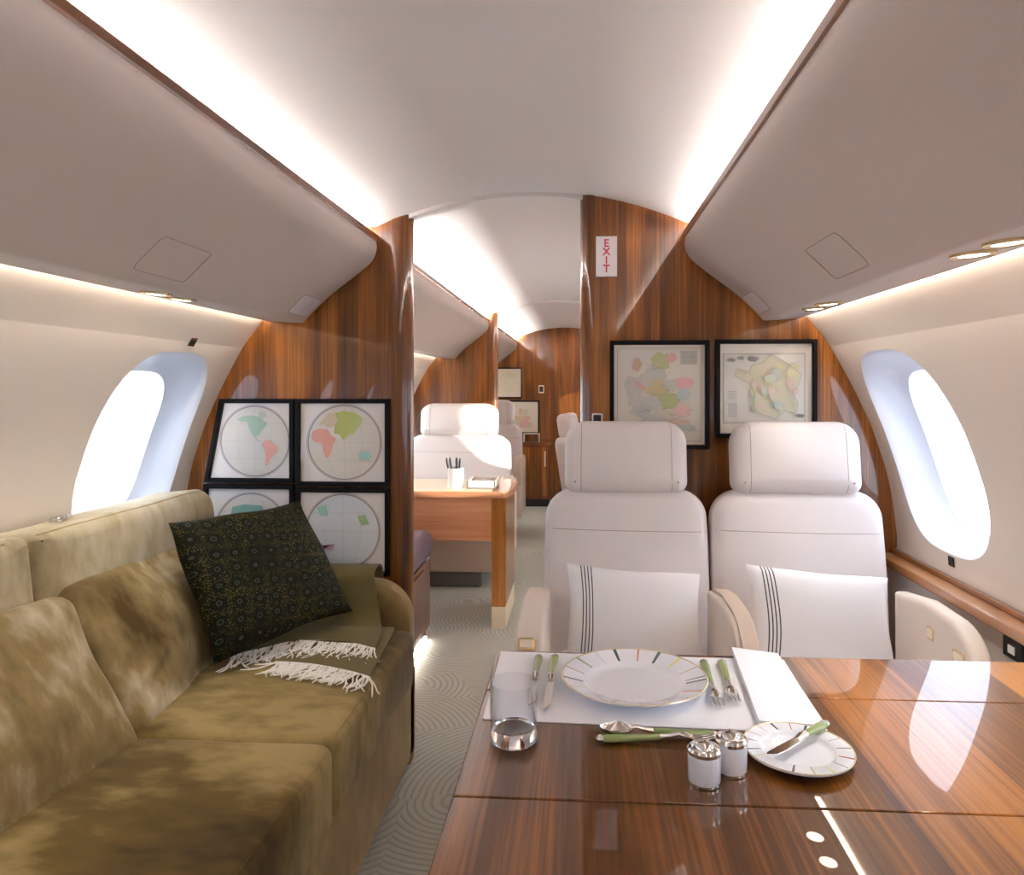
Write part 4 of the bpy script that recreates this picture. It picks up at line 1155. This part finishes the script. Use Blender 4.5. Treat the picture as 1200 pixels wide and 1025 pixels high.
# seats beyond the doorway
s3 = dup(seat1, (-.655, 4.86, 0), 0, 'broad ivory seat behind the desk, facing the doorway', scale=(1.42, 1.0, 1.0))
s4 = dup(seat1, (-.63, 6.35, 0), 0, 'ivory seat beyond the middle bulkhead, peeking out behind the desk seat', scale=(1.15, 1.0, 1.0))
s5 = dup(seat1, (.17, 6.2, 0), math.radians(80), 'ivory seat turned sideways across the aisle, mostly hidden by the front headrest', scale=(1.15, 1.0, .905))

# far end: cabinet, pictures, small things
yf = Y_FAR-.002
t = thing('credenza', 'wooden cabinet with pale handle against the far wall', 'cabinet', (-.44, 7.72, 0))
k = MB().box(-.42, .30, -.20, .27, .08, .64); build('body', k, M['wood_cabinet'], t, smooth=0, bevel=.004)
k = MB().box(-.42, .29, -.18, .27, 0, .08); build('toe_kick', k, M['dark'], t, smooth=0)
k = MB().box(-.43, .32, -.22, .27, .64, .67); build('counter_top', k, M['wood_trim'], t, smooth=0, bevel=.004)
for a, b in ((-.40, -.06), (-.04, .28)):
    k = MB().box(a, b, -.212, -.2005, .11, .62); d = build('door', k, M['wood_wall'], t, smooth=0, bevel=.003)
    k = MB().tube([(b-.03, -.222, .42), (b-.03, -.222, .58)], .006, 8); build('handle', k, M['cream'], d)
k = MB().lathe([(.001, 0), (.03, 0), (.06, .035), (.066, .06), (.062, .06), (.055, .036), (.028, .008), (.001, .006)], 32, cap0=True, cap1=True)
tag(build('dish', k, M['white'], smooth=50, loc=(-.52, 7.66, .671)), 'small white dish on the far wooden cabinet', 'dish')
t = thing('display_stand', 'small pale open stand on the far wooden cabinet beside the dish', 'stand', (-.34, 7.66, .671))
k = MB().box(-.085, -.075, -.04, .04, 0, .075); k.box(.075, .085, -.04, .04, 0, .075); build('side', k, M['cream'], t, smooth=0)
k = MB().box(-.085, .085, -.04, .04, .0755, .084); build('shelf', k, M['cream'], t, smooth=0)
def blob_art(seed, cols):
    def art(mb, I):
        xs = [p[0] for p in I]; zs = [p[1] for p in I]; W, H = max(xs)-min(xs), max(zs)-min(zs)
        flat(mb, I, 0, (240, 228, 206))
        r = random.Random(seed)
        for i in range(16): flat(mb, blob(r.uniform(-.26, .26)*W, r.uniform(-.28, .28)*H, r.uniform(.06, .16)*W, r.uniform(.06, .14)*H, seed+i), 1+i, cols[i % len(cols)])
    return art
frame_poly('map_picture', [(-.86, 1.120), (-.465, 1.120), (-.465, 1.462), (-.86, 1.462)], yf, .016, .02, 'framed pale cream map high on the far wall', 'maps on the far wall', blob_art(3, [(236, 222, 190), (238, 226, 208), (230, 220, 186)]))
frame_poly('map_picture', [(-.622, .730), (-.275, .730), (-.275, 1.098), (-.622, 1.098)], yf, .016, .02, 'framed map with pink patches low on the far wall above the cabinet', 'maps on the far wall', blob_art(9, [(232, 196, 176), (222, 216, 186), (230, 206, 160), (238, 186, 180)]))
wall_switch((-.255, yf, 1.222), 'small white framed switch on the far wall', .06, .085)

# socket at the right wall
t = thing('power_socket', 'small black socket panel in the right wall above the table', 'socket', (1.166, 1.72, .634))
k = MB().box(-.008, .004, -.035, .035, -.022, .022); build('plate', k, M['dark'], t, smooth=0)
k = MB().box(-.011, -.0082, -.012, .012, -.010, .008); build('plug', k, M['white'], t, smooth=0)

# ------------------------------------------------------------------ light and camera
w = bpy.data.worlds.new('sky'); bpy.context.scene.world = w; w.use_nodes = True
bg = w.node_tree.nodes['Background']; bg.inputs['Color'].default_value = (.80, .90, 1.0, 1); bg.inputs['Strength'].default_value = WORLD
su = bpy.data.lights.new('sun', 'SUN'); su.energy = SUN; su.angle = math.radians(.6); su.color = (1, .93, .82)
so = bpy.data.objects.new('sun', su); COL.objects.link(so); so.location = (6, -3, 4)
so.rotation_euler = Vector((-1, .45, -.085)).to_track_quat('-Z', 'Y').to_euler()
cam = bpy.data.cameras.new('camera'); co = bpy.data.objects.new('camera', cam); COL.objects.link(co)
cam.sensor_fit = 'HORIZONTAL'; cam.sensor_width = 36; cam.lens = 36*850/1200
cam.shift_x = -(628-600)/1200; cam.shift_y = -(512.5-455)/1200
cam.clip_start = .02
co.location = (.174, 0, 1.23); co.rotation_euler = (PI/2, 0, math.radians(3.5))
sc = bpy.context.scene; sc.camera = co
sc.view_settings.view_transform = 'Standard'; sc.view_settings.look = 'None'; sc.view_settings.gamma = 1; sc.view_settings.use_curve_mapping = False
sc.view_settings.exposure = EXPOSURE
sc.cycles.max_bounces = 14; sc.cycles.diffuse_bounces = 8; sc.cycles.transparent_max_bounces = 16
sc.cycles.sample_clamp_indirect = 8; sc.cycles.caustics_refractive = False; sc.cycles.caustics_reflective = False
